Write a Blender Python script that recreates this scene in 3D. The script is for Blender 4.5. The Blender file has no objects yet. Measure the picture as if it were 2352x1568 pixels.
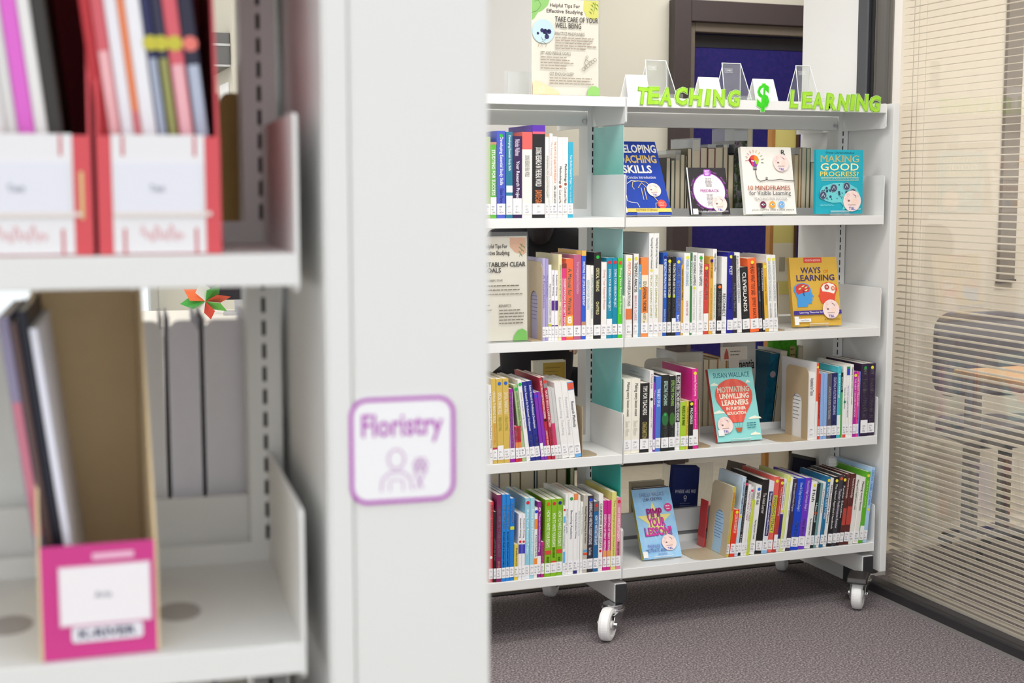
import bpy, math, random
from mathutils import Matrix, Vector
random.seed(7)
sc = bpy.context.scene
COL = sc.collection
R = math.radians

# ------------------------------------------------------------------ camera
cam_d = bpy.data.cameras.new('camera'); cam = bpy.data.objects.new('camera', cam_d); COL.objects.link(cam)
sc.camera = cam
PITCH, YAW = 0.1108, 0.3602
fw = Vector((math.sin(YAW)*math.cos(PITCH), math.cos(YAW)*math.cos(PITCH), -math.sin(PITCH)))
rt = Vector((math.cos(YAW), -math.sin(YAW), 0)); up = rt.cross(fw)
M = Matrix((rt, up, -fw)).transposed().to_4x4(); M.translation = Vector((-1.7219, -3.6335, 1.3378))
cam.matrix_world = M
cam_d.sensor_fit = 'HORIZONTAL'; cam_d.sensor_width = 36.0; cam_d.lens = 48.05
cam_d.clip_start = 0.05; cam_d.clip_end = 60
cam_d.dof.use_dof = True; cam_d.dof.focus_distance = 4.35; cam_d.dof.aperture_fstop = 5.0

# ------------------------------------------------------------------ light and exposure
w = bpy.data.worlds.new('world'); sc.world = w; w.use_nodes = True
bg = w.node_tree.nodes['Background']; bg.inputs[0].default_value = (0.96, 0.98, 1.0, 1); bg.inputs[1].default_value = 1.35
def area(name, loc, rot, sx, sy, power, col=(1, .985, .96)):
    l = bpy.data.lights.new(name, 'AREA'); l.shape = 'RECTANGLE'; l.size = sx; l.size_y = sy
    l.energy = power; l.color = col
    o = bpy.data.objects.new(name, l); COL.objects.link(o); o.location = loc; o.rotation_euler = rot
    return o
CEIL = 2.75
LAMPS = [(-3.2, .2, 16), (-1.75, -.75, 14), (-.5, -.9, 22), (.3, -1.9, 34), (-.9, .95, 15), (1.5, 1.5, 16), (-2.4, 2.6, 20), (2.1, -.6, 52)]  # second lamp is added fill for the near bookcase's dim far side and interior
for i, (x, y, pw) in enumerate(LAMPS):
    area('ceiling_lamp_light', (x, y, CEIL-.03), (0, 0, 0), 1.15, .55, pw)
cy = sc.cycles
cy.max_bounces = 8; cy.diffuse_bounces = 4; cy.glossy_bounces = 3; cy.transmission_bounces = 4; cy.transparent_max_bounces = 16
cy.caustics_reflective = False; cy.caustics_refractive = False; cy.adaptive_threshold = .06; cy.adaptive_min_samples = 16
vs = sc.view_settings
vs.view_transform = 'Standard'; vs.look = 'None'; vs.gamma = 1; vs.use_curve_mapping = False
vs.exposure = 0.05

# ------------------------------------------------------------------ materials
def lin(h):
    h = h.lstrip('#'); c = [int(h[i:i+2], 16)/255 for i in (0, 2, 4)]
    return tuple(v/12.92 if v <= .04045 else ((v+.055)/1.055)**2.4 for v in c) + (1,)
_m = {}
def mat(h, rough=.5, metal=0.0, grain=0.0, scale=60, spec=.4):
    k = (h, rough, metal, grain, scale, spec)
    if k in _m: return _m[k]
    m = bpy.data.materials.new('m_'+h.lstrip('#')); m.use_nodes = True
    nt = m.node_tree; b = nt.nodes['Principled BSDF']
    b.inputs['Base Color'].default_value = lin(h); b.inputs['Roughness'].default_value = rough
    b.inputs['Metallic'].default_value = metal; b.inputs['Specular IOR Level'].default_value = spec
    if grain:
        tc = nt.nodes.new('ShaderNodeTexCoord'); n = nt.nodes.new('ShaderNodeTexNoise'); n.inputs['Scale'].default_value = scale; n.inputs['Detail'].default_value = 4
        r = nt.nodes.new('ShaderNodeMapRange'); r.inputs[3].default_value = 1-grain; r.inputs[4].default_value = 1+grain
        mx = nt.nodes.new('ShaderNodeMix'); mx.data_type = 'RGBA'; mx.blend_type = 'MULTIPLY'; mx.inputs[0].default_value = 1
        mx.inputs[6].default_value = lin(h)
        nt.links.new(tc.outputs['Object'], n.inputs['Vector']); nt.links.new(n.outputs[0], r.inputs[0])
        nt.links.new(r.outputs[0], mx.inputs[7]); nt.links.new(mx.outputs[2], b.inputs['Base Color'])
    _m[k] = m; return m
def ramp_noise(name, cols, scale, rough=.6, bump=0, detail=6, stretch=None, coord='Object'):
    m = bpy.data.materials.new(name); m.use_nodes = True; nt = m.node_tree; b = nt.nodes['Principled BSDF']
    tc = nt.nodes.new('ShaderNodeTexCoord'); n = nt.nodes.new('ShaderNodeTexNoise')
    n.inputs['Scale'].default_value = scale; n.inputs['Detail'].default_value = detail; n.inputs['Roughness'].default_value = .7
    src = tc.outputs[coord]
    if stretch:
        mp = nt.nodes.new('ShaderNodeMapping'); mp.inputs['Scale'].default_value = stretch; nt.links.new(src, mp.inputs[0]); src = mp.outputs[0]
    nt.links.new(src, n.inputs['Vector'])
    cr = nt.nodes.new('ShaderNodeValToRGB'); e = cr.color_ramp.elements
    e[0].position, e[0].color = cols[0][0], lin(cols[0][1]); e[1].position, e[1].color = cols[-1][0], lin(cols[-1][1])
    for p, c in cols[1:-1]: q = e.new(p); q.color = lin(c)
    nt.links.new(n.outputs[0], cr.inputs[0]); nt.links.new(cr.outputs[0], b.inputs['Base Color'])
    b.inputs['Roughness'].default_value = rough; b.inputs['Specular IOR Level'].default_value = .25
    if bump:
        bp = nt.nodes.new('ShaderNodeBump'); bp.inputs['Strength'].default_value = bump; bp.inputs['Distance'].default_value = .004
        nt.links.new(n.outputs[0], bp.inputs['Height']); nt.links.new(bp.outputs[0], b.inputs['Normal'])
    return m
def clear(name, tint='#f4f8f6', ior=1.45, rough=.02, haze=0.0, boost=1.0):
    m = bpy.data.materials.new(name); m.use_nodes = True; nt = m.node_tree
    for n in list(nt.nodes):
        if n.type != 'OUTPUT_MATERIAL': nt.nodes.remove(n)
    out = [n for n in nt.nodes if n.type == 'OUTPUT_MATERIAL'][0]
    tr = nt.nodes.new('ShaderNodeBsdfTransparent'); tr.inputs[0].default_value = lin(tint)
    gl = nt.nodes.new('ShaderNodeBsdfGlossy'); gl.inputs['Roughness'].default_value = rough
    # thin sheet: Schlick reflectance from the facing ratio, the same on both sides
    lw = nt.nodes.new('ShaderNodeLayerWeight'); lw.inputs[0].default_value = .5
    pw_ = nt.nodes.new('ShaderNodeMath'); pw_.operation = 'POWER'; pw_.inputs[1].default_value = 5; nt.links.new(lw.outputs['Facing'], pw_.inputs[0])
    f0 = ((ior-1)/(ior+1))**2
    fr = nt.nodes.new('ShaderNodeMath'); fr.operation = 'MULTIPLY_ADD'; fr.inputs[1].default_value = 1-f0; fr.inputs[2].default_value = f0; nt.links.new(pw_.outputs[0], fr.inputs[0])
    mu = nt.nodes.new('ShaderNodeMath'); mu.operation = 'MULTIPLY'; mu.inputs[1].default_value = boost; mu.use_clamp = True
    mx = nt.nodes.new('ShaderNodeMixShader')
    nt.links.new(fr.outputs[0], mu.inputs[0]); nt.links.new(mu.outputs[0], mx.inputs[0])
    last = tr.outputs[0]
    if haze:
        df = nt.nodes.new('ShaderNodeBsdfDiffuse'); df.inputs[0].default_value = (.9, .9, .9, 1)
        m2 = nt.nodes.new('ShaderNodeMixShader'); m2.inputs[0].default_value = haze
        nt.links.new(tr.outputs[0], m2.inputs[1]); nt.links.new(df.outputs[0], m2.inputs[2]); last = m2.outputs[0]
    nt.links.new(last, mx.inputs[1]); nt.links.new(gl.outputs[0], mx.inputs[2]); nt.links.new(mx.outputs[0], out.inputs[0])
    return m
WHITE = mat('#e4e4e2', .42, grain=.012, scale=8)
STEEL = mat('#c9cacc', .22, 1.0)
DARKMETAL = mat('#47464a', .35, .6)
PAGES = mat('#ebe6da', .8, grain=.04, scale=400)
PAPER = mat('#f3f2ef', .6)
BLACKP = mat('#1b1a1c', .5)
ACRYL = clear('clear_acrylic', '#fcfdfd', 1.49, .03, .05)
GLASS = clear('window_glass', '#fbfaf8', 1.5, .0, 0.035, 1.7)
PLASTIC = clear('clear_film', '#f0f4f8', 1.6, .08, .22, 1.6)

# ------------------------------------------------------------------ mesh helpers
class MB:
    def __init__(s): s.v = []; s.f = []
    def add(s, vs, fs):
        n = len(s.v); s.v += [tuple(p) for p in vs]; s.f += [tuple(i+n for i in f) for f in fs]; return s
    def box(s, x0, x1, y0, y1, z0, z1):
        return s.add([(x0,y0,z0),(x1,y0,z0),(x1,y1,z0),(x0,y1,z0),(x0,y0,z1),(x1,y0,z1),(x1,y1,z1),(x0,y1,z1)],
                     [(0,3,2,1),(4,5,6,7),(0,1,5,4),(1,2,6,5),(2,3,7,6),(3,0,4,7)])
    def prism(s, pts, a, b, ax='z'):
        m = {'z': lambda p, h: (p[0], p[1], h), 'y': lambda p, h: (p[0], h, p[1]), 'x': lambda p, h: (h, p[0], p[1])}[ax]
        n = len(pts); vs = [m(p, a) for p in pts]+[m(p, b) for p in pts]
        fs = [tuple(range(n))[::-1], tuple(range(n, 2*n))]+[(i, (i+1) % n, n+(i+1) % n, n+i) for i in range(n)]
        return s.add(vs, fs)
    def cyl(s, c, ax, r, h, seg=20, r2=None):
        ax = Vector(ax).normalized(); u = ax.orthogonal().normalized(); v = ax.cross(u); c = Vector(c); r2 = r if r2 is None else r2
        vs = []
        for k, rr in ((-.5, r), (.5, r2)):
            for i in range(seg):
                a = 2*math.pi*i/seg; vs.append(c+ax*h*k+u*rr*math.cos(a)+v*rr*math.sin(a))
        return s.add(vs, [tuple(range(seg))[::-1], tuple(range(seg, 2*seg))]+[(i, (i+1) % seg, seg+(i+1) % seg, seg+i) for i in range(seg)])
    def lathe(s, c, ax, prof, seg=28):
        ax = Vector(ax).normalized(); u = ax.orthogonal().normalized(); v = ax.cross(u); c = Vector(c); vs = []; fs = []
        for (h, r) in prof:
            for i in range(seg):
                a = 2*math.pi*i/seg; vs.append(c+ax*h+u*r*math.cos(a)+v*r*math.sin(a))
        for j in range(len(prof)-1):
            for i in range(seg): fs.append((j*seg+i, j*seg+(i+1) % seg, (j+1)*seg+(i+1) % seg, (j+1)*seg+i))
        fs.append(tuple(range(seg))[::-1]); fs.append(tuple((len(prof)-1)*seg+i for i in range(seg)))
        return s.add(vs, fs)
    def tube(s, pts, r, seg=8, closed=False):
        pts = [Vector(p) for p in pts]; n = len(pts); vs = []; fs = []
        for i, p in enumerate(pts):
            a = pts[i-1] if (i or closed) else p; b = pts[(i+1) % n] if (i < n-1 or closed) else p
            t = (b-a).normalized(); u = t.cross(Vector((.31, .17, .93))).normalized(); v = t.cross(u)
            for k in range(seg):
                q = 2*math.pi*k/seg; vs.append(p+u*r*math.cos(q)+v*r*math.sin(q))
        for i in range(n if closed else n-1):
            j = (i+1) % n
            for k in range(seg): fs.append((i*seg+k, i*seg+(k+1) % seg, j*seg+(k+1) % seg, j*seg+k))
        if not closed: fs += [tuple(range(seg))[::-1], tuple((n-1)*seg+k for k in range(seg))]
        return s.add(vs, fs)
    def rect(s, x0, x1, z0, z1, y): return s.add([(x0,y,z0),(x1,y,z0),(x1,y,z1),(x0,y,z1)], [(0,1,2,3)])
    def disc(s, cx, cz, rx, y, rz=None, seg=20):
        rz = rz or rx
        return s.add([(cx+rx*math.cos(2*math.pi*i/seg), y, cz+rz*math.sin(2*math.pi*i/seg)) for i in range(seg)], [tuple(range(seg))])
    def ring(s, cx, cz, r0, r1, y, seg=28, rz=1.0):
        vs = [(cx+r*math.cos(2*math.pi*i/seg), y, cz+rz*r*math.sin(2*math.pi*i/seg)) for r in (r0, r1) for i in range(seg)]
        return s.add(vs, [(i, (i+1) % seg, seg+(i+1) % seg, seg+i) for i in range(seg)])
    def poly(s, pts, y): return s.add([(p[0], y, p[1]) for p in pts], [tuple(range(len(pts)))])
    def stroke(s, pts, wd, y, closed=False):
        n = len(pts); L = []
        for i, p in enumerate(pts):
            a = pts[i-1] if (i or closed) else p; b = pts[(i+1) % n] if (i < n-1 or closed) else p
            dx, dz = b[0]-a[0], b[1]-a[1]; l = math.hypot(dx, dz) or 1
            L.append((p[0]-dz/l*wd/2, p[1]+dx/l*wd/2, p[0]+dz/l*wd/2, p[1]-dx/l*wd/2))
        vs = [q for l in L for q in ((l[0], y, l[1]), (l[2], y, l[3]))]
        return s.add(vs, [(2*i, 2*i+1, (2*i+3) % (2*n), (2*i+2) % (2*n)) for i in range(n if closed else n-1)])
    def build(s, name, m, parent=None, bevel=0, smooth=False, seg=2, kind=None):
        me = bpy.data.meshes.new(name); me.from_pydata(s.v, [], s.f); me.update()
        if m: me.materials.append(m)
        o = bpy.data.objects.new(name, me); COL.objects.link(o)
        if parent: o.parent = parent
        if smooth: me.polygons.foreach_set('use_smooth', [True]*len(me.polygons))
        if bevel:
            b = o.modifiers.new('bevel', 'BEVEL'); b.width = bevel; b.segments = seg; b.limit_method = 'ANGLE'; b.angle_limit = R(40)
        if kind: o['kind'] = kind
        return o
def tag(o, label, cat, group=None):
    o['label'] = label; o['category'] = cat
    if group: o['group'] = group
    return o
def thing(name, label, cat, loc=(0, 0, 0), rot=(0, 0, 0), group=None):
    o = bpy.data.objects.new(name, None); COL.objects.link(o); o.empty_display_size = .02
    o.location = loc; o.rotation_euler = rot
    return tag(o, label, cat, group)
def arc(cx, cy, r, a0, a1, n=6): return [(cx+r*math.cos(R(a0+(a1-a0)*i/n)), cy+r*math.sin(R(a0+(a1-a0)*i/n))) for i in range(n+1)]
def rrect(x0, x1, y0, y1, r, n=5):
    return arc(x1-r, y0+r, r, -90, 0, n)+arc(x1-r, y1-r, r, 0, 90, n)+arc(x0+r, y1-r, r, 90, 180, n)+arc(x0+r, y0+r, r, 180, 270, n)
_tc = {}
def glyphs(s, bold=.0, align='LEFT', sp=1.0, space=1.0):
    k = (s, bold, align, sp, space)
    if k not in _tc:
        c = bpy.data.curves.new('lettering', 'FONT'); c.body = s; c.resolution_u = 2; c.offset = 0 if 'M' in s else bold; c.align_x = align; c.space_line = sp; c.space_character = space
        o = bpy.data.objects.new('lettering', c); me = o.to_mesh()
        v = [(p.co.x, p.co.y) for p in me.vertices]; f = [tuple(p.vertices) for p in me.polygons]
        o.to_mesh_clear(); bpy.data.objects.remove(o); bpy.data.curves.remove(c)
        if 'M' in s and bold > .003:      # the outline offset breaks the letter M: thicken with shifted copies instead
            n0 = len(v); v0, f0_ = list(v), list(f)
            for q, (dx, dy) in enumerate(((bold*1.3, 0), (-bold*1.3, 0), (0, bold))):
                v += [(a+dx, b_+dy) for a, b_ in v0]; f += [tuple(i+n0*(q+1) for i in g) for g in f0_]
        xs = [p[0] for p in v]; ys = [p[1] for p in v]; x0, y0 = min(xs), min(ys); W_, H_ = max(xs)-x0, max(ys)-y0
        _tc[k] = ([((x-x0), (y-y0)) for x, y in v], f, W_, H_)
    return _tc[k]
def put_text(name, s, x0, x1, z0, z1, y, m, parent, bold=.0, down=False, align='c', keep=1.35, sp=1.0, lean=0, al='LEFT'):
    """flat lettering fitted into a rectangle of the local x-z plane; down = reads from top to bottom"""
    v, f, W_, H_ = glyphs(s, bold, al, sp)
    w_, h_ = x1-x0, z1-z0
    if down:
        ky = w_/H_; kx = min(h_/W_, ky*keep)
        off = (h_-W_*kx)*(0 if align == 't' else .5)
        vs = [(x0+q*ky, y, z1-off-p*kx) for p, q in v]
    else:
        ky = h_/H_; kx = min(w_/W_, ky*keep); ky = min(ky, kx*1.9)
        ox = {'c': (w_-W_*kx)/2, 'l': 0, 'r': w_-W_*kx}[align]; oz = (h_-H_*ky)/2
        vs = [(x0+ox+p*kx+lean*q*ky, y, z0+oz+q*ky) for p, q in v]
    b = MB(); b.add(vs, f)
    return b.build(name, m, parent)


# ------------------------------------------------------------------ the room
def struct(b, name, m, **k):
    o = b.build(name, m, **k); o['kind'] = 'structure'; return o
CARPET = ramp_noise('carpet', [(.30, '#2f2b2e'), (.44, '#6a6164'), (.54, '#8d8385'), (.68, '#d0c6c2')], 170, .95, .8, 5)
LINO = ramp_noise('lino', [(.3, '#c9bfab'), (.7, '#d8cfbd')], 14, .45)
WALL = mat('#d6d2c4', .85, grain=.02, scale=3)
WALLW = mat('#e4e3e1', .8, grain=.015, scale=3)
struct(MB().box(-6, 6, -2.3, .5, -.05, 0), 'floor', CARPET)
struct(MB().box(-6, 6, -7, -2.3, -.05, 0), 'floor_near_bounce', mat('#a49c94', .6, grain=.03, scale=4))['label'] = 'unseen grey floor added for bounce light, near side of the carpet'  # unseen floor piece added to bounce light up at the shelves
struct(MB().box(-6, 6, .53, 6.2, -.05, 0), 'floor_vinyl', LINO)['label'] = 'beige vinyl floor beyond the carpet edge'
struct(MB().box(-6, .96, .5, .53, -.05, .004), 'trim_1', mat('#26211f', .6))
struct(MB().box(-6, 6, -2.25, 6.2, 2.8, 2.9), 'ceiling', mat('#f1f0ec', .9))
# back wall with the doorway
struct(MB().box(-.62, 1.32, 2.3, 2.45, 0, 2.8).box(1.32, 2.45, 2.3, 2.45, 2.23, 2.8).box(2.45, 6, 2.3, 2.45, 0, 2.8), 'wall_back', WALL)
struct(MB().box(-.62, .62, 2.2, 2.3, 0, 2.8), 'wall_back_pier', WALLW)
struct(MB().box(-.77, -.62, 2.2, 5.4, 0, 2.8), 'wall_recess', WALL)
struct(MB().box(.62, .64, 2.28, 2.3, 0, .12).box(.64, 1.3, 2.285, 2.3, 0, .12), 'baseboard_back', mat('#3a3431', .5))
# far wall on the left with a wide bright window
struct(MB().box(-6, -2.65, 5.3, 5.45, 0, 2.8).box(-2.65, -.77, 5.3, 5.45, 0, .48).box(-2.65, -.77, 5.3, 5.45, 2.3, 2.8), 'wall_far', WALLW)
wn = bpy.data.objects.new('window_2', None); COL.objects.link(wn); wn['kind'] = 'structure'
fb = MB()
fb.box(-2.65, -.77, 5.28, 5.42, .48, .53).box(-2.65, -.77, 5.28, 5.42, 2.25, 2.3).box(-2.65, -2.6, 5.28, 5.42, .53, 2.25).box(-.82, -.77, 5.28, 5.42, .53, 2.25)
for x in (-1.36, -1.18): fb.box(x-.03, x+.03, 5.29, 5.41, .53, 2.25)
fb.build('window_frame', mat('#d8d8d6', .4), wn, .004)
MB().box(-2.6, -.82, 5.35, 5.356, .53, 2.25).build('pane', clear('far_glass', '#f6f8f8', 1.4), wn)
# short white wall return between doorway and office window
struct(MB().box(.97, 1.14, .265, .6, 0, 2.8), 'wall_right', WALLW)
# doorway: dark frame, navy door
d1 = bpy.data.objects.new('door_1', None); COL.objects.link(d1); d1['kind'] = 'structure'
FRM = mat('#43393a', .5, grain=.06, scale=40); FRM2 = mat('#6a5f55', .5, grain=.05, scale=40)
MB().box(1.31, 1.40, 2.24, 2.4, 0, 2.23).box(1.40, 2.4, 2.24, 2.4, 2.13, 2.23).box(2.4, 2.46, 2.24, 2.4, 0, 2.23).build('door_frame', FRM, d1, .004)
MB().box(1.40, 1.435, 2.27, 2.39, 0, 2.13).box(1.435, 2.4, 2.27, 2.39, 2.085, 2.13).build('door_stop', FRM2, d1, .003)
NAVY = ramp_noise('navy', [(.3, '#191a5c'), (.5, '#231e68'), (.7, '#33226c')], 45, .6)
MB().box(1.435, 2.4, 2.33, 2.37, .01, 2.085).build('door_leaf', NAVY, d1, .003)
MB().box(1.45, 2.38, 2.326, 2.335, 2.02, 2.08).build('door_rail', mat('#221f26', .5), d1)
# office window on the right: frame, glass
w1 = bpy.data.objects.new('window_1', None); COL.objects.link(w1); w1['kind'] = 'structure'
ALU = mat('#55565a', .38, .5)
MB().box(.962, 1.03, .205, .262, 0, 2.6).build('mullion', ALU, w1, .004)
MB().box(.975, 1.02, .185, .205, 0, 2.6).build('mullion_groove', mat('#2a282b', .4, .3), w1)
MB().cyl((.985, .145, 1.33), (0, 0, 1), .03, 2.54, 20).build('corner_post', mat('#5b5752', .3, .6), w1, smooth=False)
MB().box(.965, 1.03, -4.5, .18, 0, .035).build('bottom_rail', mat('#3b393b', .45, .3), w1, .004)
MB().box(.955, .966, -4.5, .205, .0, .006).build('bottom_bead', mat('#a9a5a2', .35, .5), w1)
MB().box(.965, 1.03, -4.5, .18, 2.55, 2.62).build('top_rail', ALU, w1, .004)
MB().box(.982, .988, -4.5, .115, .035, 2.55).build('pane', GLASS, w1)
struct(MB().box(.962, 1.14, -4.5, .265, 2.62, 2.8), 'wall_right_header', WALLW)
struct(MB().box(1.16, 6, .8, .9, 0, 2.8), 'wall_office_back', mat('#d9d1c2', .85))
struct(MB().box(3.9, 4.0, -5, .5, 0, 2.8), 'wall_office_side', mat('#d9d2c4', .85))
# venetian blind just behind the glass
bl = thing('venetian_blind', 'cream venetian blind hanging behind the glass of the office window', 'blind', (1.025, 0, 0))
SLAT = mat('#ddd6c8', .45)
sm = MB()
n = 5
pts = [(-.0125+.025*i/n, .0018*(1-((i-n/2)/(n/2))**2)) for i in range(n+1)]
sm.prism(pts+[(p[0], p[1]-.0006) for p in pts[::-1]], -1.9, .08, 'y')
first = None
z = .062
tilt = R(-6)
while z < 2.5:
    if first is None:
        first = sm.build('slat', SLAT, bl); o = first
    else:
        o = first.copy(); COL.objects.link(o)
    o.location.z = z; o.rotation_euler.y = tilt
    z += .0215
MB().box(-.013, .013, -1.9, .08, .04, .052).build('bottom_bar', SLAT, bl, .002)
MB().box(-.014, .014, -1.9, .08, 2.5, 2.53).build('head_rail', SLAT, bl, .002)
for y in (-.0, -.62, -1.25):
    b = MB()
    for dx in (-.0145, .0145): b.box(dx-.0005, dx+.0005, y-.0007, y+.0007, .045, 2.5)
    b.build('ladder_cord', mat('#d9d3c4', .7), bl)
MB().box(-.017, -.0155, .022, .0236, .2, 2.5).build('pull_cord', mat('#d9d3c4', .7), bl)
# things in the office
t = thing('office_table', 'pale wooden table in the office behind the blind', 'table', (1.75, -.6, 0))
MB().box(-.42, .42, -.9, .78, .70, .725).build('table_top', mat('#d9b48a', .45, grain=.08, scale=12), t, .003)
for x in (-.38, .38):
    for y in (-.84, .72): MB().box(x-.02, x+.02, y-.02, y+.02, 0, .70).build('leg', mat('#8f8b87', .4, .4), t)
t = thing('office_chair', 'dark grey office chair beyond the table behind the blind', 'chair', (1.72, .36, 0), (0, 0, R(-12)))
DK = mat('#66646c', .8)
MB().prism(rrect(-.2, .2, -.15, .2, .06), .42, .49).build('seat', DK, t, .015)
MB().prism(rrect(-.2, .2, .56, .88, .07), .16, .21, 'y').build('backrest', DK, t, .015)
MB().cyl((0, 0, .25), (0, 0, 1), .025, .4).build('column', DARKMETAL, t)
for i in range(5):
    a = R(72*i); b = MB(); b.tube([(0, 0, .09), (.2*math.cos(a), .2*math.sin(a), .05)], .016); b.build('leg', DARKMETAL, t)
    MB().cyl((.2*math.cos(a), .2*math.sin(a), .027), (-math.sin(a), math.cos(a), 0), .027, .03, 14).build('wheel', BLACKP, t)
t = thing('wall_banner', 'long dark hanging strip on the office back wall behind the blind', 'banner', (2.02, .797, 0))
MB().box(0, .075, -.015, 0, .98, 2.6).build('banner_cloth', mat('#7b7268', .8), t); MB().box(-.005, .08, -.02, 0, .965, .98).build('bottom_rod', DARKMETAL, t)
t = thing('potted_plant', 'small green plant in a grey pot on the office table', 'plant', (1.6, -.42, .7255))
MB().lathe((0, 0, .0), (0, 0, 1), [(0, .035), (.07, .05)], 16).build('pot', mat('#9b98a0', .5), t)
for i in range(12):
    a = i*2.4; l = .06+.02*(i % 3); b = MB()
    b.add([(0, 0, .06), (l*.5*math.cos(a)-.012*math.sin(a), l*.5*math.sin(a)+.012*math.cos(a), .09), (l*math.cos(a), l*math.sin(a), .1+.03*(i % 3)), (l*.5*math.cos(a)+.012*math.sin(a), l*.5*math.sin(a)-.012*math.cos(a), .085)], [(0, 1, 2, 3)])
    b.build('leaf', mat('#5d8a4a', .6), t)
# ceiling luminaires
for i, (x, y, pw) in enumerate(LAMPS):
    t = thing('ceiling_light', 'white ceiling light panel above '+['the far left aisle', 'the space behind the near bookcase, added as fill', 'the left bay of the mobile bookcase', 'the carpet before the mobile bookcase', 'the seated person', 'the navy door', 'the bright far window', 'the office table'][i], 'ceiling light', (x, y, CEIL), group='ceiling light panels')
    MB().box(-.62, .62, -.32, -.3, -.01, .05).box(-.62, .62, .3, .32, -.01, .05).box(-.62, -.6, -.3, .3, -.01, .05).box(.6, .62, -.3, .3, -.01, .05).build('frame', WHITE, t)
    MB().box(-.6, .6, -.3, .3, .02, .045).build('diffuser', mat('#f8f7f2', .5), t)
# yellow and white panel standing in for the room seen beyond the door gap
t = thing('yellow_room_panel', 'narrow yellow panel with brown edges standing in for the room beyond the door', 'screen', (1.0853, 1.0, 0))
WD = mat('#a9763a', .5, grain=.12, scale=30)
MB().box(0, .016, -.015, .015, 0, 1.66).build('wooden_edge', WD, t)
MB().box(.112, .121, -.015, .015, 0, 1.66).build('wooden_edge', mat('#5a4022', .5), t)
MB().box(.016, .112, -.008, .008, 1.13, 1.65).build('yellow_panel', mat('#e6dc8a', .7), t)
MB().box(.016, .112, -.008, .008, .1, 1.13).build('white_panel', mat('#ebe6d6', .7), t)
MB().box(.016, .112, -.012, -.008, .93, .98).build('yellow_band', mat('#ddd37e', .7), t)
MB().box(.05, .072, -.014, -.008, 1.02, 1.075).build('switch_plate', mat('#aba593', .5), t)
t = thing('wire_loop', 'thin beige wire loop hanging on the white wall behind the person', 'wire', (.74, 2.29, 1.13))
pts = [(.0, 0, .03), (.05, -.01, .035), (.085, -.01, 0), (.09, -.01, -.05), (.06, -.01, -.055), (.03, -.01, -.02), (-.01, -.01, .0)]
MB().tube(pts, .004, 6).build('loop', mat('#8f8574', .4), t)

# ------------------------------------------------------------------ shelving units
SZ = {0: 1.603, 1: 1.256, 2: .902, 3: .553, 4: .2025}
LIP = .028
def upright(parent, x, y0, z0, z1, m=WHITE, wd=.036, dp=.065, slot0=.03, faces=(1,)):
    b = MB(); h = wd/2
    b.box(x-h, x-h+.002, y0, y0+dp, z0, z1).box(x+h-.002, x+h, y0, y0+dp, z0, z1)
    b.box(x-h+.002, x+h-.002, y0+dp-.002, y0+dp, z0, z1)
    b.box(x-h+.002, x-.0022, y0, y0+.002, z0, z1).box(x+.0022, x+h-.002, y0, y0+.002, z0, z1)
    z = z0+slot0
    b.box(x-.0022, x+.0022, y0, y0+.002, z0, z)
    while z+.025 < z1:
        b.box(x-.0022, x+.0022, y0, y0+.002, z+.0165, z+.025); z += .025
    b.box(x-.0022, x+.0022, y0, y0+.002, z, z1)
    o = b.build('upright', m, parent)
    MB().box(x-h+.0025, x+h-.0025, y0+.02, y0+dp-.003, z0, z1).build('slot_shade_liner', mat('#2e2d2f', .6), o)  # dark liner added so the slots read as shaded holes
    return o
def shelf(parent, x0, x1, y0, y1, z, back=True):
    b = MB()
    pts = [(y0, z), (y0, z-LIP), (y0+.012, z-LIP), (y0+.012, z-LIP+.002), (y0+.002, z-LIP+.002), (y0+.002, z-.002), (y1-.002, z-.002), (y1-.002, z-LIP), (y1, z-LIP), (y1, z)]
    pts = [(y0, z-.001), (y0+.001, z)] + [(y1, z), (y1, z-LIP), (y1-.002, z-LIP), (y1-.002, z-.002), (y0+.002, z-.002), (y0+.002, z-LIP+.002), (y0+.014, z-LIP+.002), (y0+.014, z-LIP), (y0+.001, z-LIP), (y0, z-LIP+.001)]
    b.prism(pts, x0, x1, 'x')
    if back: b.box(x0, x1, y1+.0005, y1+.002, z-.01, z+.022)
    return b.build('shelf', WHITE, parent)
def bracket(parent, x, y0, y1, z0, z1, th=.0022):
    pts = [(y0+.006, z0), (y0, z0+.006)]+arc(y0+.008, z1-.008, .008, 180, 90, 4)+[(y1, z1), (y1, z0)]
    return MB().prism(pts, x-th/2, x+th/2, 'x').build('shelf_bracket', WHITE, parent, .0006, seg=1)
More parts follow.
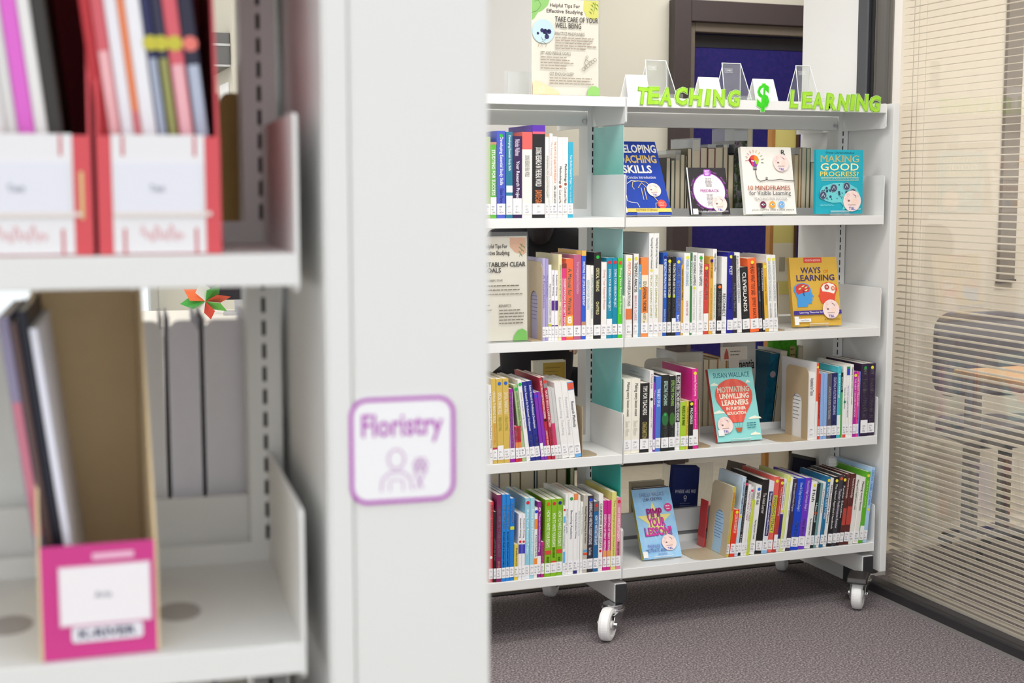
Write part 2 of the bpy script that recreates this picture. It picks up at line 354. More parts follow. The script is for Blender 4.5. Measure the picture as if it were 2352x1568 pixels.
def caster(parent, x, y, ztop, brake=False, a=-42):
    """stem at x, y; wheel trails towards the viewer's left"""
    e = bpy.data.objects.new('caster', None); COL.objects.link(e); e.parent = parent; e.location = (x, y, 0); e.rotation_euler = (0, 0, R(a))
    # local: axle along x, wheel centre at (0,-.058,.05)
    MB().cyl((0, 0, ztop-.006), (0, 0, 1), .031, .012, 24).cyl((0, 0, ztop-.016), (0, 0, 1), .036, .008, 24).build('swivel_head', STEEL, e, .0015)
    b = MB()
    for s in (-1, 1):
        pts = [(-.03, ztop-.02), (.034, ztop-.02), (.03, .06), (-.045, .036), (-.072, .036), (-.076, .055), (-.06, ztop-.024)]
        b.prism(pts, s*.0235-.0015, s*.0235+.0015, 'x')
    b.box(-.025, .025, -.06, .034, ztop-.022, ztop-.019)
    b.build('fork', STEEL, e, .001, seg=1)
    MB().lathe((0, -.058, .05), (1, 0, 0), [(-.0175, .034), (-.0175, .040), (-.014, .0475), (-.006, .05), (.006, .05), (.014, .0475), (.0175, .040), (.0175, .034), (.012, .031), (.012, .012), (.019, .012)], 36).build('wheel', mat('#f4f3f1', .4), e, smooth=False)
    MB().cyl((0, -.058, .05), (1, 0, 0), .0075, .062, 6).build('axle_bolt', STEEL, e, .001)
    if brake:
        MB().prism([(-.115, .098), (-.105, .112), (-.03, .118), (-.03, .1), (-.09, .088)], -.03, .03, 'x').build('brake_pedal', mat('#2a2625', .45), e, .003)
    return e

bk = thing('mobile_bookcase', 'white double sided metal library bookcase on white castors', 'bookcase')
XR = .885
for x in (-.9, 0, .9):
    upright(bk, x, .236, .158, 1.575)
for z, s in [(SZ[i], i) for i in range(5)]:
    for x0 in (-.9, 0):
        shelf(bk, x0+.003, x0+.897, .001, .236, z, s > 0)
        shelf_b = shelf(bk, x0+.003, x0+.897, .505, .302, z, False) if False else None
        b = MB(); b.box(x0+.003, x0+.897, .3, .512, z-LIP, z); b.build('rear_shelf', WHITE, bk, .001, seg=1)
        for xe in (x0+.0022, x0+.8978):
            if s == 0: bracket(bk, xe, .0, .236, z-.076, z+.0015)
            else: bracket(bk, xe, .0, .236, z-LIP-.005, z+.125)
            if s == 0: bracket(bk, xe, .30, .515, z-.076, z+.0015)
            else: bracket(bk, xe, .30, .515, z-LIP-.005, z+.125)
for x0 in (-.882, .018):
    MB().box(x0, x0+.864, .245, .283, 1.531, 1.574).build('top_rail', WHITE, bk, .001, seg=1)
    for xb in (x0+.008, x0+.856):
        MB().cyl((xb, .243, 1.545), (0, 1, 0), .006, .006, 6).build('bolt', STEEL, bk)
    MB().box(x0, x0+.864, .250, .268, .232, .305).build('base_rail', WHITE, bk, .001, seg=1)
    MB().box(x0, x0+.864, .258, .264, .175, .232).build('gap_shade_rail', mat('#a5a4a6', .5), bk)  # its grey paints in the shade of the gap under the base rail
for x in (-.9, 0, .882):
    b = MB(); b.box(x-.02, x+.02, .008, .53, .0986, .1586); b.build('foot', WHITE, bk, .003)
    MB().box(x-.0185, x+.0185, .003, .008, .1005, .1565).build('end_cap', mat('#2b2a2c', .55), bk, .003)
    MB().box(x-.0185, x+.0185, .53, .535, .1005, .1565).build('end_cap', mat('#2b2a2c', .55), bk, .003)
for x in (0, .882):
    caster(bk, x-.022, -.012+.025, .0986, x > .5); caster(bk, x-.01, .485, .0986)
caster(bk, -.9, .013, .0986); caster(bk, -.9, .485, .0986)
# end panels with a folded front flange
for x, s in ((.921, 1), (-.944, -1)):
    b = MB(); b.box(x, x+.0025, -.004, .52, .104, 1.605) if s > 0 else b.box(x, x+.023, -.004, .52, .104, 1.605)
    if s > 0: b.box(x+.0025, x+.023, -.004, .012, .104, 1.605).box(x+.0025, x+.023, .504, .52, .104, 1.605).box(x+.0025, x+.023, .012, .504, 1.6025, 1.605)
    b.build('end_panel', WHITE, bk, .0012, seg=2)
# teal divider sheets between the two bays
t = thing('teal_divider', 'teal gradient divider sheet between the two bookcase bays', 'divider', (-.0012, 0, 0))
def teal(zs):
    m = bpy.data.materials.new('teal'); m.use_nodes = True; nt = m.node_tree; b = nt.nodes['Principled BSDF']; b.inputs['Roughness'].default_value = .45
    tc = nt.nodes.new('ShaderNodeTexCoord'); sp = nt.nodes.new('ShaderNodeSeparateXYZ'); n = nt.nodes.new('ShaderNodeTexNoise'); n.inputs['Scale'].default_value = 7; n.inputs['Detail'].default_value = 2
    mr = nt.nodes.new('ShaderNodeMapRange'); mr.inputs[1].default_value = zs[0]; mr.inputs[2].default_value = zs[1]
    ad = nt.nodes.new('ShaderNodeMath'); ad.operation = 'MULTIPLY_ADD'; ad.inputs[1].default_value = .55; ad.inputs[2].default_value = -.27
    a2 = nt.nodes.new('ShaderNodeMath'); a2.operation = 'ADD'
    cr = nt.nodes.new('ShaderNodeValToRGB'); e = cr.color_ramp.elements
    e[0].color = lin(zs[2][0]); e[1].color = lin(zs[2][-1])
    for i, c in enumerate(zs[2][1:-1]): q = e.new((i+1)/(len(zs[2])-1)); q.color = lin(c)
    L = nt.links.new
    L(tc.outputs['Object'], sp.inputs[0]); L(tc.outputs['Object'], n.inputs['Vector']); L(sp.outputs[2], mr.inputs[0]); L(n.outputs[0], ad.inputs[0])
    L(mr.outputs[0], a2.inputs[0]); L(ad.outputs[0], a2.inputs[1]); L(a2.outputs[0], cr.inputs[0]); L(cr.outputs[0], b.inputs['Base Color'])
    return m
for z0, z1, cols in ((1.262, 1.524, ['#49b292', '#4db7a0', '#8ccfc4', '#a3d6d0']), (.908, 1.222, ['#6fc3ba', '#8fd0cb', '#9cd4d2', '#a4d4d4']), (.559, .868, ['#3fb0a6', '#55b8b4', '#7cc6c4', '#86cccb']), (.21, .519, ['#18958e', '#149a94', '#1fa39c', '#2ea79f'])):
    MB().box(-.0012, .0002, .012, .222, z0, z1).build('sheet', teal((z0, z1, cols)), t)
# ------------------------------------------------------------------ paper letters along the top shelf
LET = [('T', 0.0331, 1.5843, 0.0323, 0.0483), ('E', 0.068, 1.584, 0.0366, 0.0496), ('A', 0.1073, 1.583, 0.0389, 0.0506), ('C', 0.1573, 1.5825, 0.0391, 0.0515), ('H', 0.2036, 1.5831, 0.0394, 0.0495), ('I', 0.2566, 1.5846, 0.0141, 0.0476), ('N', 0.2843, 1.5829, 0.0369, 0.0479), ('G', 0.3316, 1.5832, 0.0401, 0.0489), ('$', 0.4342, 1.5701, 0.0399, 0.0823), ('L', 0.5479, 1.5838, 0.0269, 0.0522), ('E', 0.5897, 1.5827, 0.0348, 0.0487), ('A', 0.6272, 1.5816, 0.0382, 0.0489), ('R', 0.6737, 1.5806, 0.0389, 0.0499), ('N', 0.716, 1.5795, 0.0368, 0.05), ('I', 0.7613, 1.5796, 0.0147, 0.0485), ('N', 0.7837, 1.5789, 0.0422, 0.0504), ('G', 0.829, 1.5778, 0.0406, 0.0498)]
G_IN = ramp_noise('letter_green', [(.3, '#8cc820'), (.5, '#a2d83a'), (.7, '#b6e45a')], 30, .3, stretch=(1, 1, .6))
G_DOL = ramp_noise('dollar_green', [(.3, '#22b414'), (.6, '#46d02a')], 30, .3)
G_OUT = mat('#c9e69a', .35)
ED = mat('#4f8f1c', .4)
words = ['first word']*8+['middle']+['last word']*8
for i, (c, x, z, wd, ht) in enumerate(LET):
    k = i if i < 8 else i-9
    lab = f'green paper letter {c}, {k+1}{["st","nd","rd"][k] if k < 3 else "th"} of the word {"TEACHING" if i < 8 else "LEARNING"} on the top shelf' if c != '$' else 'brighter green paper dollar sign between the two words on the top shelf'
    t = thing('paper_letter', lab, 'letter', (x, -.0015, z), (0, 0, 0), 'green paper letters on the bookcase')
    t.rotation_euler = (0, R(random.uniform(-4, 4)+(5 if c in 'TI' else 2)), 0)
    def glyph_mesh(bold, y0, y1, grow):
        v, f, W_, H_ = glyphs(c, bold); b = MB()
        P = lambda p, y: (-grow+p[0]/W_*(wd+2*grow)+.10*(p[1]/H_-.5)*ht*.6, y, -grow+p[1]/H_*(ht+2*grow))
        n = len(v); b.add([P(p, y0) for p in v], f); 
        b.add([P(p, y1) for p in v], [q[::-1] for q in f])
        from collections import Counter
        ec = Counter()
        for q in f:
            for a_, b_ in zip(q, q[1:]+q[:1]): ec[(a_, b_)] += 1
        for (a_, b_) in list(ec):
            if (b_, a_) not in ec: b.f.append((a_, b_, n+b_, n+a_))
        return b
    glyph_mesh(.075 if c != '$' else .05, -.0004, .0012, .0022).build('border', G_OUT if c != '$' else mat('#bdf0a4', .35), t)
    glyph_mesh(.05 if c != '$' else .03, -.0012, -.0004, .0006).build('outline', ED if c != '$' else G_DOL, t)
    glyph_mesh(.035 if c != '$' else .025, -.0018, -.0012, -.0003).build('face', G_IN if c != '$' else G_DOL, t)
# ------------------------------------------------------------------ display stands on the top shelf
ZT = SZ[0]
def card_tent(x0, x1, ht, lab):
    t = thing('card_holder', lab, 'card holder', (x0, .06, ZT), group='white card holders on the top shelf')
    wd = x1-x0; tp = .004
    b = MB(); M_ = mat('#f4f3f1', .35)
    b.add([(0, 0, 0), (wd, 0, 0), (wd-tp, .028, ht), (tp, .028, ht), (0, .0022, 0), (wd, .0022, 0), (wd-tp, .0302, ht), (tp, .0302, ht)], [(0,1,2,3),(7,6,5,4),(0,4,5,1),(1,5,6,2),(2,6,7,3),(3,7,4,0)])
    b.build('front_leaf', M_, t)
    b = MB(); b.add([(0, .06, 0), (wd, .06, 0), (wd-tp, .0305, ht), (tp, .0305, ht), (0, .0578, 0), (wd, .0578, 0), (wd-tp, .0283, ht-.002), (tp, .0283, ht-.002)], [(3,2,1,0),(4,5,6,7),(0,1,5,4),(1,2,6,5),(2,3,7,6),(3,0,4,7)])
    b.build('rear_leaf', M_, t)
card_tent(.035, .11, .072, 'white card holder left of the letters, beside the bay joint')
card_tent(.277, .353, .072, 'white card holder behind the letters H, I and N')
card_tent(.465, .545, .072, 'white card holder behind the dollar sign')
def easel(x0, x1, ht, lab, mark=True):
    t = thing('acrylic_easel', lab, 'display stand', (x0, .075, ZT), group='clear acrylic easels on the top shelf')
    wd = x1-x0
    EDGE = mat('#f2f4f4', .25)
    def sheet(name, y0, y1, x2, x3):
        # leaning clear sheet with polished edges
        q = [(0, y0, 0), (wd, y0, 0), (x3, y1, ht), (x2, y1, ht)]
        b = MB(); b.add(q+[(p[0], p[1]+.0028, p[2]) for p in q], [(0,1,2,3),(7,6,5,4)]); s = b.build(name, ACRYL, t)
        e = MB()
        for a_, b_ in ((1, 2), (2, 3), (3, 0)): e.tube([(q[a_][0], q[a_][1]+.0014, q[a_][2]), (q[b_][0], q[b_][1]+.0014, q[b_][2])], .0013, 5)
        e.build('polished_edge', EDGE, s)
        return s
    f_ = sheet('front_sheet', 0, .03, .004, wd*.72)
    sheet('rear_sheet', .075, .033, wd*.1, wd*.74)
    b = MB(); b.box(0, wd, -.03, 0, .002, .0048).box(0, wd, -.03, -.0275, .0048, .016); b.build('lip', ACRYL, t)
    if mark:
        v, f, W_, H_ = glyphs('COMBO'); b = MB(); b.add([(.012+p/W_*.022, .0225+.03*.002, ht*.78+q/H_*.006) for p, q in v], f)
        b.v = [(p[0], .03*(p[2]/ht)-.0006, p[2]) for p in b.v]
        b.build('engraved_mark', mat('#dfe2e4', .4), f_)
        b = MB(); b.stroke([(.009, ht*.76), (.037, ht*.76), (.037, ht*.85), (.009, ht*.85)], .0008, 0, True); b.v = [(p[0], .03*(p[2]/ht)-.0006, p[2]) for p in b.v]; b.build('engraved_frame', mat('#dfe2e4', .4), f_)
easel(.108, .208, .118, 'clear acrylic easel behind the letters A and C')
easel(.367, .462, .118, 'clear acrylic easel left of the dollar sign')
easel(.628, .705, .118, 'clear acrylic easel in front of the white wall, behind the second word')
t = thing('clear_leaflet_holder', 'faint clear acrylic holder left of the top study poster', 'holder', (-.327, .1, ZT))
MB().box(0, .075, 0, .0025, 0, .07).build('front_sheet', ACRYL, t); MB().box(0, .075, .03, .0325, 0, .075).build('rear_sheet', ACRYL, t); MB().box(0, .075, 0, .0325, 0, .0025).build('base', ACRYL, t)

# rows: x, thickness, height, lean, look, cover, lettering colour, lettering, extras
ROWS={
 'A':(1,'top row of the left bay',[
  (-0.4359, 0.0218, 0.2274, 0.0, 'pale olive green', '#a3b870', '#6a7a40', '', {}),
  (-0.4142, 0.0187, 0.2132, 0.0, 'bright green', '#5cb038', '#f4f4ee', 'STUDYING FOR SUCCESS', {'lab': 0.23, 'top': ['#b98a6a', 0.035]}),
  (-0.3954, 0.0266, 0.2446, 0.0, 'royal blue', '#4a58bd', '#eef0ff', 'Developing Essential Study Skills', {'dot': '#2db52d', 'rng': (0.07, 0.62), 't2': ('Elaine Payne and', '#1c2470', 0.66, 0.88)}),
  (-0.3688, 0.0206, 0.2418, 0.0, 'teal', '#23738f', '#dfeef2', 'Developing Essential Study Skills', {'rng': (0.04, 0.45), 'band': [(0.62, 0.7, '#dfeaf0')], 'lab': 0.22}),
  (-0.3483, 0.0285, 0.2304, 0.0, 'dark purple', '#33164c', '#f3eef6', 'Your Research Project', {'rng': (0.3, 0.78), 'lab': 0.2, 't2': ('Nicholas Walliman', '#e5d8ef', 0.04, 0.24)}),
  (-0.3198, 0.0308, 0.2424, 0.0, 'white and coral topped', '#e6e2db', '#8d8c88', 'DOING RESEARCH REAL WORLD', {'rng': (0.27, 0.52), 'top': ['#d8605c', 0.2]}),
  (-0.289, 0.0401, 0.2623, 0.0, 'thick black', '#1d191b', '#f0eeea', 'DOING RESEARCH IN THE REAL WORLD', {'rng': (0.24, 0.66), 'top': ['#5a2ea8', 0.07], 'band': [(0.07, 0.095, '#e0607a')], 't2': ('DAVID E GRAY', '#f08a4a', 0.7, 0.86), 'D': 0.19}),
  (-0.2489, 0.0122, 0.2382, 0.0, 'slim white, grey lettered', '#e9e7e0', '#9a958c', 'INTERVIEWING FOR QUALITATIVE INQUIRY', {'rng': (0.26, 0.76), 'top': ['#b99874', 0.035]}),
  (-0.2367, 0.0103, 0.2391, 0.0, 'slim white, pink lettered', '#eae6e2', '#d0a0a0', 'The Research Interviewing', {'rng': (0.1, 0.5)}),
  (-0.2263, 0.0155, 0.2311, 0.0, 'white, orange lettered', '#ebe8e3', '#e08a58', 'THE HOW TO OF QUALITATIVE RESEARCH', {'rng': (0.06, 0.57), 't2': ('APRIL LEHRER HOWELL', '#3a3632', 0.6, 0.86)}),
  (-0.2108, 0.0162, 0.2287, 0.0, 'white, black lettered', '#ebe9e4', '#4a4650', 'Methodology', {'rng': (0.36, 0.58), 'pip': ('#a05a48', 0.61), 't2': ('Cook and Maitre', '#d8a898', 0.65, 0.86)}),
  (-0.1946, 0.0169, 0.2289, 0.0, 'white, grey lettered', '#ebe9e4', '#4a4650', 'Methodology', {'rng': (0.33, 0.55), 'pip': ('#a05a48', 0.58), 't2': ('Cook and Maitre', '#d8a898', 0.62, 0.84)}),
  (-0.1777, 0.0167, 0.216, 0.0, 'bright cyan', '#35abc9', '#e8f6fa', 'Your Student Research Project', {'rng': (0.17, 0.56), 't2': ('Your study skills', '#bfe6f0', 0.57, 0.8)}),
 ]),
 'B':(2,'second row of the left bay',[
  (-0.2569, 0.0099, 0.2386, 0.0, 'pale lilac', '#b3abd0', '#7a6eb0', 'A Foundation', {'rng': (0.2, 0.6)}),
  (-0.247, 0.0094, 0.2372, 0.0, 'lilac', '#a299ca', '#6a5eb0', 'The Study Project', {'rng': (0.2, 0.6)}),
  (-0.2376, 0.0102, 0.2197, 0.0, 'white with yellow foot', '#ecebe5', '#37343a', 'Improve your Communication Skills', {'rng': (0.25, 0.76), 'band': [(0.78, 0.87, '#c9c43c')]}),
  (-0.2274, 0.01, 0.2034, 0.0, 'slim white, purple boxed', '#ece9ee', '#2b2830', 'Academic Writing', {'rng': (0.06, 0.36), 'band': [(0.43, 0.57, '#5a2a86'), (0.78, 0.88, '#5a2a86')]}),
  (-0.2174, 0.0097, 0.2032, 0.0, 'slim white, violet barred', '#ece9ee', '#2b2830', 'Academic Writing', {'rng': (0.06, 0.36), 'band': [(0.43, 0.57, '#4a2480'), (0.78, 0.88, '#4a2480')]}),
  (-0.2077, 0.0114, 0.2489, 0.0, 'cream', '#e6dcae', '#6f8a5a', 'DISSERTATIONS AND PROJECT REPORTS', {'rng': (0.12, 0.55), 't2': ('STELLA COTTRELL', '#8a6a2a', 0.6, 0.82)}),
  (-0.1963, 0.0141, 0.2226, 0.0, 'hot pink', '#d83a7c', '#f6eef2', 'DISSERTATIONS & PROJECT REPORTS', {'rng': (0.2, 0.86), 'box': 1, 'top': ['#7a3226', 0.06]}),
  (-0.1822, 0.0239, 0.236, 0.0, 'thick orange red', '#e66a42', '#fbeee2', 'A Manual for Writers', {'rng': (0.12, 0.68), 'band': [(0.7, 0.84, '#e8b04a'), (0.93, 0.97, '#e8b04a')], 'glyph': '8'}),
  (-0.1583, 0.0246, 0.2468, 0.0, 'thick mauve', '#b45c80', '#dca8bc', 'Your Undergraduate Dissertation', {'rng': (0.08, 0.46)}),
  (-0.1337, 0.0145, 0.2589, 0.0, 'cobalt blue', '#2e57c4', '#e8ecfa', 'WRITING THE LITERATURE REVIEW', {'rng': (0.12, 0.62), 'top': ['#e0b45a', 0.06], 'band': [(0.8, 0.9, '#b98a6a')]}),
  (-0.1191, 0.0137, 0.2161, 0.0, 'white, blue lettered', '#eceae6', '#9ab8d0', 'RESEARCH FOR TEACHERS', {'rng': (0.2, 0.6)}),
  (-0.1054, 0.011, 0.2146, 0.0, 'white, thin lettered', '#e9e8e2', '#7c9a94', 'A CRITICAL INTRODUCTION TO RESEARCH', {'rng': (0.12, 0.72)}),
  (-0.0944, 0.0227, 0.2532, 0.0, 'thick black', '#1f1c1e', '#e8e2a8', 'CRITICAL THINKING', {'rng': (0.18, 0.45), 'dot': '#1fae3c', 't2': ('CHATFIELD', '#e8e2a8', 0.57, 0.72)}),
  (-0.0717, 0.0175, 0.224, 0.0, 'white, red lettered', '#ece8e4', '#d89a8c', 'Doing Your Research Project', {'rng': (0.1, 0.62)}),
  (-0.0542, 0.0192, 0.2362, 0.0, 'teal', '#0e86a6', '#e2f2f6', 'DOING YOUR RESEARCH PROJECT', {'rng': (0.14, 0.66), 'dot': '#d22a3c', 'lab': 0.2}),
  (-0.035, 0.0176, 0.2359, 0.0, 'teal', '#0e86a6', '#e2f2f6', 'DOING YOUR RESEARCH PROJECT', {'rng': (0.14, 0.62), 'dot': '#d22a3c'}),
  (-0.0175, 0.0146, 0.2343, 0.0, 'vivid green', '#52c326', '#e6fbd8', 'Doing Your Research Project', {'rng': (0.12, 0.7), 'dot': '#d8482c'}),
 ]),
 'C':(3,'third row of the left bay',[
  (-0.4189, 0.0098, 0.2286, -0.8, 'slim white', '#ece9e6', '#38343c', "A Beginner's Guide to Critical Reading and Writing", {'rng': (0.1, 0.8)}),
  (-0.4091, 0.0143, 0.2466, -1.1, 'mustard, orange lettered', '#cfb054', '#f4ead0', 'CRITICAL THINKING SKILLS', {'rng': (0.15, 0.52), 't2': ('STELLA COTTRELL', '#e08a2a', 0.53, 0.78), 'band': [(0.81, 0.86, '#b83a58')]}),
  (-0.3947, 0.0198, 0.2452, -1.5, 'mustard', '#cfb054', '#f4ead0', 'CRITICAL THINKING SKILLS', {'rng': (0.16, 0.42), 't2': ('STELLA COTTRELL', '#8a9a3a', 0.45, 0.62), 'dot': '#2a62b8', 'lab': 0.17}),
  (-0.375, 0.0191, 0.2457, -1.8, 'mustard, green banded', '#cfb054', '#f4ead0', 'CRITICAL THINKING SKILLS', {'rng': (0.16, 0.42), 't2': ('STELLA COTTRELL', '#8a9a3a', 0.45, 0.62), 'dot': '#2a62b8', 'band': [(0.85, 0.89, '#2fa84a')]}),
  (-0.3558, 0.0174, 0.2148, -1.5, 'magenta purple', '#981f9e', '#f6ecf6', 'HOW TO IMPROVE YOUR CRITICAL THINKING & REFLECTIVE SKILLS', {'rng': (0.06, 0.84), 'box': 1}),
  (-0.3384, 0.0095, 0.1047, -0.7, 'small red', '#c43040', '#f6e4e2', 'EXAM SUCCESS', {'rng': (0.05, 0.4), 'band': [(0.45, 0.62, '#e08a4a')]}),
  (-0.3289, 0.0108, 0.1041, -2.1, 'small crimson', '#c02a3a', '#f6e4e2', 'EXAM SUCCESS', {'rng': (0.05, 0.4), 'band': [(0.45, 0.62, '#e08a4a')]}),
  (-0.3182, 0.0135, 0.2246, -5.8, 'sage green', '#a5bd86', '#4a6a3a', 'DOING YOUR RESEARCH PROJECT', {'rng': (0.1, 0.6), 'dot': '#1fae3c', 'D': 0.17}),
  (-0.3046, 0.0126, 0.2391, -5.5, 'white', '#eceae8', '#a8a0b8', 'Action Research Living Theory', {'rng': (0.15, 0.6), 'dot': '#1fae3c'}),
  (-0.2921, 0.0164, 0.2331, -5.6, 'navy blue', '#232c86', '#e6e8f6', 'Action Research for Professional Development', {'rng': (0.05, 0.62), 't2': ('Jean McNiff', '#e6e8f6', 0.68, 0.82)}),
  (-0.2757, 0.0169, 0.2342, -5.2, 'navy blue', '#232c86', '#e6e8f6', 'Action Research for Professional Development', {'rng': (0.05, 0.6), 't2': ('Jean McNiff', '#e6e8f6', 0.68, 0.82)}),
  (-0.2588, 0.0104, 0.2003, -5.8, 'violet', '#8030ac', '#a860cc', '', {'dot': '#3a48d8', 'lab': 0.2}),
  (-0.2484, 0.0107, 0.201, -5.1, 'violet', '#8030ac', '#a860cc', '', {}),
  (-0.2377, 0.0114, 0.2429, -5.4, 'crimson', '#b52c40', '#f6e2e2', 'STUDY SKILLS FOR FOUNDATION DEGREES', {'rng': (0.04, 0.5), 'pip': ('#1c1618', 0.52), 'D': 0.2, 't2': ('DOROTHY BEDFORD', '#f6e2e2', 0.65, 0.86)}),
  (-0.2263, 0.0115, 0.2435, -4.9, 'dark red, grey topped', '#b02a44', '#f6e8e8', 'STUDY SKILLS CONNECTED', {'rng': (0.16, 0.6), 'top': ['#8e8a8a', 0.13], 'dot': '#e03c30', 't2': ('STELLA COTTRELL & NEIL MORRIS', '#e0a8b0', 0.62, 0.88)}),
  (-0.2148, 0.0115, 0.2122, -4.6, 'light grey, pink footed', '#c9c7c5', '#d6508a', '', {'band': [(0.5, 0.86, '#c83c6a')]}),
  (-0.2033, 0.0115, 0.2104, -7.2, 'light grey', '#cbc9c7', '#b0aeb0', '', {}),
  (-0.1918, 0.0218, 0.2264, -6.2, 'white', '#eceae7', '#c8c6c8', 'Researching Teaching', {'rng': (0.2, 0.7)}),
  (-0.17, 0.0193, 0.2265, -7.3, 'white', '#eceae7', '#c8c6c8', 'Researching Teaching', {'rng': (0.2, 0.7)}),
  (-0.1507, 0.0207, 0.2256, -7.6, 'white, blue and red topped', '#ecebe9', '#c6cede', 'Research Methods', {'rng': (0.26, 0.6), 'top': ['#6a9ad0', 0.11], 'band': [(0.015, 0.1, '#d85a44')], 'foot': '#6aa8dc'}),
 ]),
 'D':(4,'bottom row of the left bay',[
  (-0.4226, 0.0137, 0.2387, 1.0, 'red', '#c73340', '#2a1216', 'STUDY SKILLS', {'rng': (0.04, 0.36), 't2': ('FOR ART, DESIGN & MEDIA', '#f6dada', 0.38, 0.66), 'pip': ('#ece6e6', 0.69)}),
  (-0.4089, 0.0085, 0.2087, 1.5, 'slim black', '#211c1e', '#e8e0dc', 'CAREERS IN MUSIC', {'rng': (0.38, 0.7)}),
  (-0.4004, 0.0157, 0.2578, 1.1, 'maroon', '#7c2456', '#f2e6ee', 'ACADEMIC WRITING SKILLS FOR INTERNATIONAL STUDENTS', {'rng': (0.12, 0.72), 't2': ('SIEW HEAN READ', '#c8986a', 0.76, 0.9)}),
  (-0.3847, 0.013, 0.2578, 1.8, 'azure blue', '#2180d0', '#eef6ff', 'CITE THEM RIGHT', {'rng': (0.12, 0.4), 't2': ('RICHARD PEARS & GRAHAM SHIELDS', '#173a72', 0.43, 0.85)}),
  (-0.3717, 0.0127, 0.2568, 1.8, 'azure blue', '#2180d0', '#eef6ff', 'CITE THEM RIGHT', {'rng': (0.12, 0.4), 't2': ('RICHARD PEARS & GRAHAM SHIELDS', '#173a72', 0.43, 0.85)}),
  (-0.359, 0.0139, 0.2439, 1.8, 'azure blue, yellow banded', '#1c78cc', '#eef6ff', 'CITE THEM RIGHT', {'rng': (0.06, 0.3), 'band': [(0.34, 0.38, '#c8d838')]}),
  (-0.3451, 0.0125, 0.1069, 2.2, 'small yellow', '#dcc64e', '#6a5a1c', 'Referencing', {'rng': (0.1, 0.7)}),
  (-0.3326, 0.0111, 0.1957, -0.8, 'slim white, blue barred', '#ebe9ec', '#2b2830', 'Academic Writing', {'rng': (0.06, 0.36), 'band': [(0.46, 0.6, '#3a3ab0'), (0.85, 0.9, '#3a3ab0')], 'pip': ('#cc2030', 0.42)}),
  (-0.3215, 0.0103, 0.1947, -0.3, 'slim white, indigo barred', '#ebe9ec', '#2b2830', 'Academic Writing', {'rng': (0.06, 0.36), 'band': [(0.46, 0.6, '#3a3ab0'), (0.82, 0.92, '#3a3ab0')], 'pip': ('#cc2030', 0.42)}),
  (-0.3112, 0.0154, 0.2401, 0.3, 'sky blue', '#90c8da', '#eef8fc', 'Doing Your Research Project', {'rng': (0.14, 0.7), 'dot': '#cf2836', 'foot': '#dfe8ee'}),
  (-0.2958, 0.0135, 0.2401, 0.1, 'pale sky blue', '#9ed0de', '#eef8fc', 'Doing Your Research Project', {'rng': (0.14, 0.7)}),
  (-0.2823, 0.0104, 0.2099, 0.2, 'white, orange banded', '#ece8e4', '#3a3638', 'A Guide to Study Skills', {'rng': (0.38, 0.7), 'band': [(0.16, 0.3, '#f08a30'), (0.72, 0.86, '#f08a30')], 'dot': '#2438c8'}),
  (-0.2719, 0.0121, 0.2263, -0.1, 'plum purple', '#8a2c88', '#ecd8ec', 'Thesis and Dissertation Writing', {'rng': (0.16, 0.66), 'glyph': 'o', 'lab': 0.24}),
  (-0.2598, 0.0104, 0.1056, -0.1, 'small magenta', '#c02480', '#f6e0ee', 'COMPLETE YOUR', {'rng': (0.1, 0.75)}),
  (-0.2494, 0.0198, 0.2311, -0.5, 'lime green', '#80b41e', '#f2f6d8', 'HOW TO WRITE YOUR ESSAYS', {'rng': (0.14, 0.62), 'dot': '#e0582a', 'band': [(0.66, 0.71, '#d8483c')], 't2': ('BRYAN GREETHAM', '#44601a', 0.74, 0.84)}),
  (-0.2296, 0.0184, 0.2308, -1.1, 'lime green', '#80b41e', '#f2f6d8', 'HOW TO WRITE YOUR ESSAYS', {'rng': (0.18, 0.62), 'dot': '#d02838', 'band': [(0.8, 0.85, '#d8483c')], 't2': ('BRYAN GREETHAM', '#44601a', 0.63, 0.76)}),
  (-0.2111, 0.0194, 0.2306, -1.2, 'lime green', '#80b41e', '#f2f6d8', 'HOW TO WRITE YOUR ESSAYS', {'rng': (0.16, 0.62), 'dot': '#1c2a86', 'band': [(0.66, 0.71, '#d8483c')], 't2': ('BRYAN GREETHAM', '#44601a', 0.76, 0.88)}),
  (-0.1918, 0.0077, 0.2077, -0.9, 'white, sky blue panelled', '#e9ecee', '#8a9cb0', 'The Mature Student Handbook', {'rng': (0.28, 0.62), 'band': [(0.15, 0.24, '#68b0e4'), (0.66, 0.86, '#68b0e4')], 'dot': '#cf2836'}),
  (-0.1841, 0.01, 0.2417, -0.9, 'white', '#ecebe9', '#8a8c9c', 'Student study guide', {'rng': (0.18, 0.6)}),
  (-0.1741, 0.0172, 0.2409, -0.6, 'white, green dotted', '#ecebe9', '#6a6c7c', 'Becoming Academic', {'rng': (0.2, 0.56), 'dot': '#2f9a4a'}),
  (-0.1569, 0.0129, 0.2422, -1.1, 'white, orange topped', '#ecebe9', '#6a6c7c', 'Becoming Academic Writing', {'rng': (0.24, 0.56), 'top': ['#e88a4a', 0.08], 'foot': '#2a2870'}),
  (-0.144, 0.0086, 0.2358, 0.4, 'white', '#ebeae8', '#8a9ca0', 'The Good Study Guide', {'rng': (0.2, 0.6)}),
  (-0.1353, 0.0086, 0.2151, -0.7, 'white, grey lettered', '#eae9e4', '#9aa894', 'Writing your Dissertation', {'rng': (0.06, 0.5)}),
  (-0.1267, 0.0144, 0.2345, -0.7, 'stone grey', '#bdb8ac', '#5c5a58', 'Reading Making Writing at the Source', {'rng': (0.14, 0.62), 'band': [(0.7, 0.73, '#5aa0d0'), (0.74, 0.77, '#d85a3a')]}),
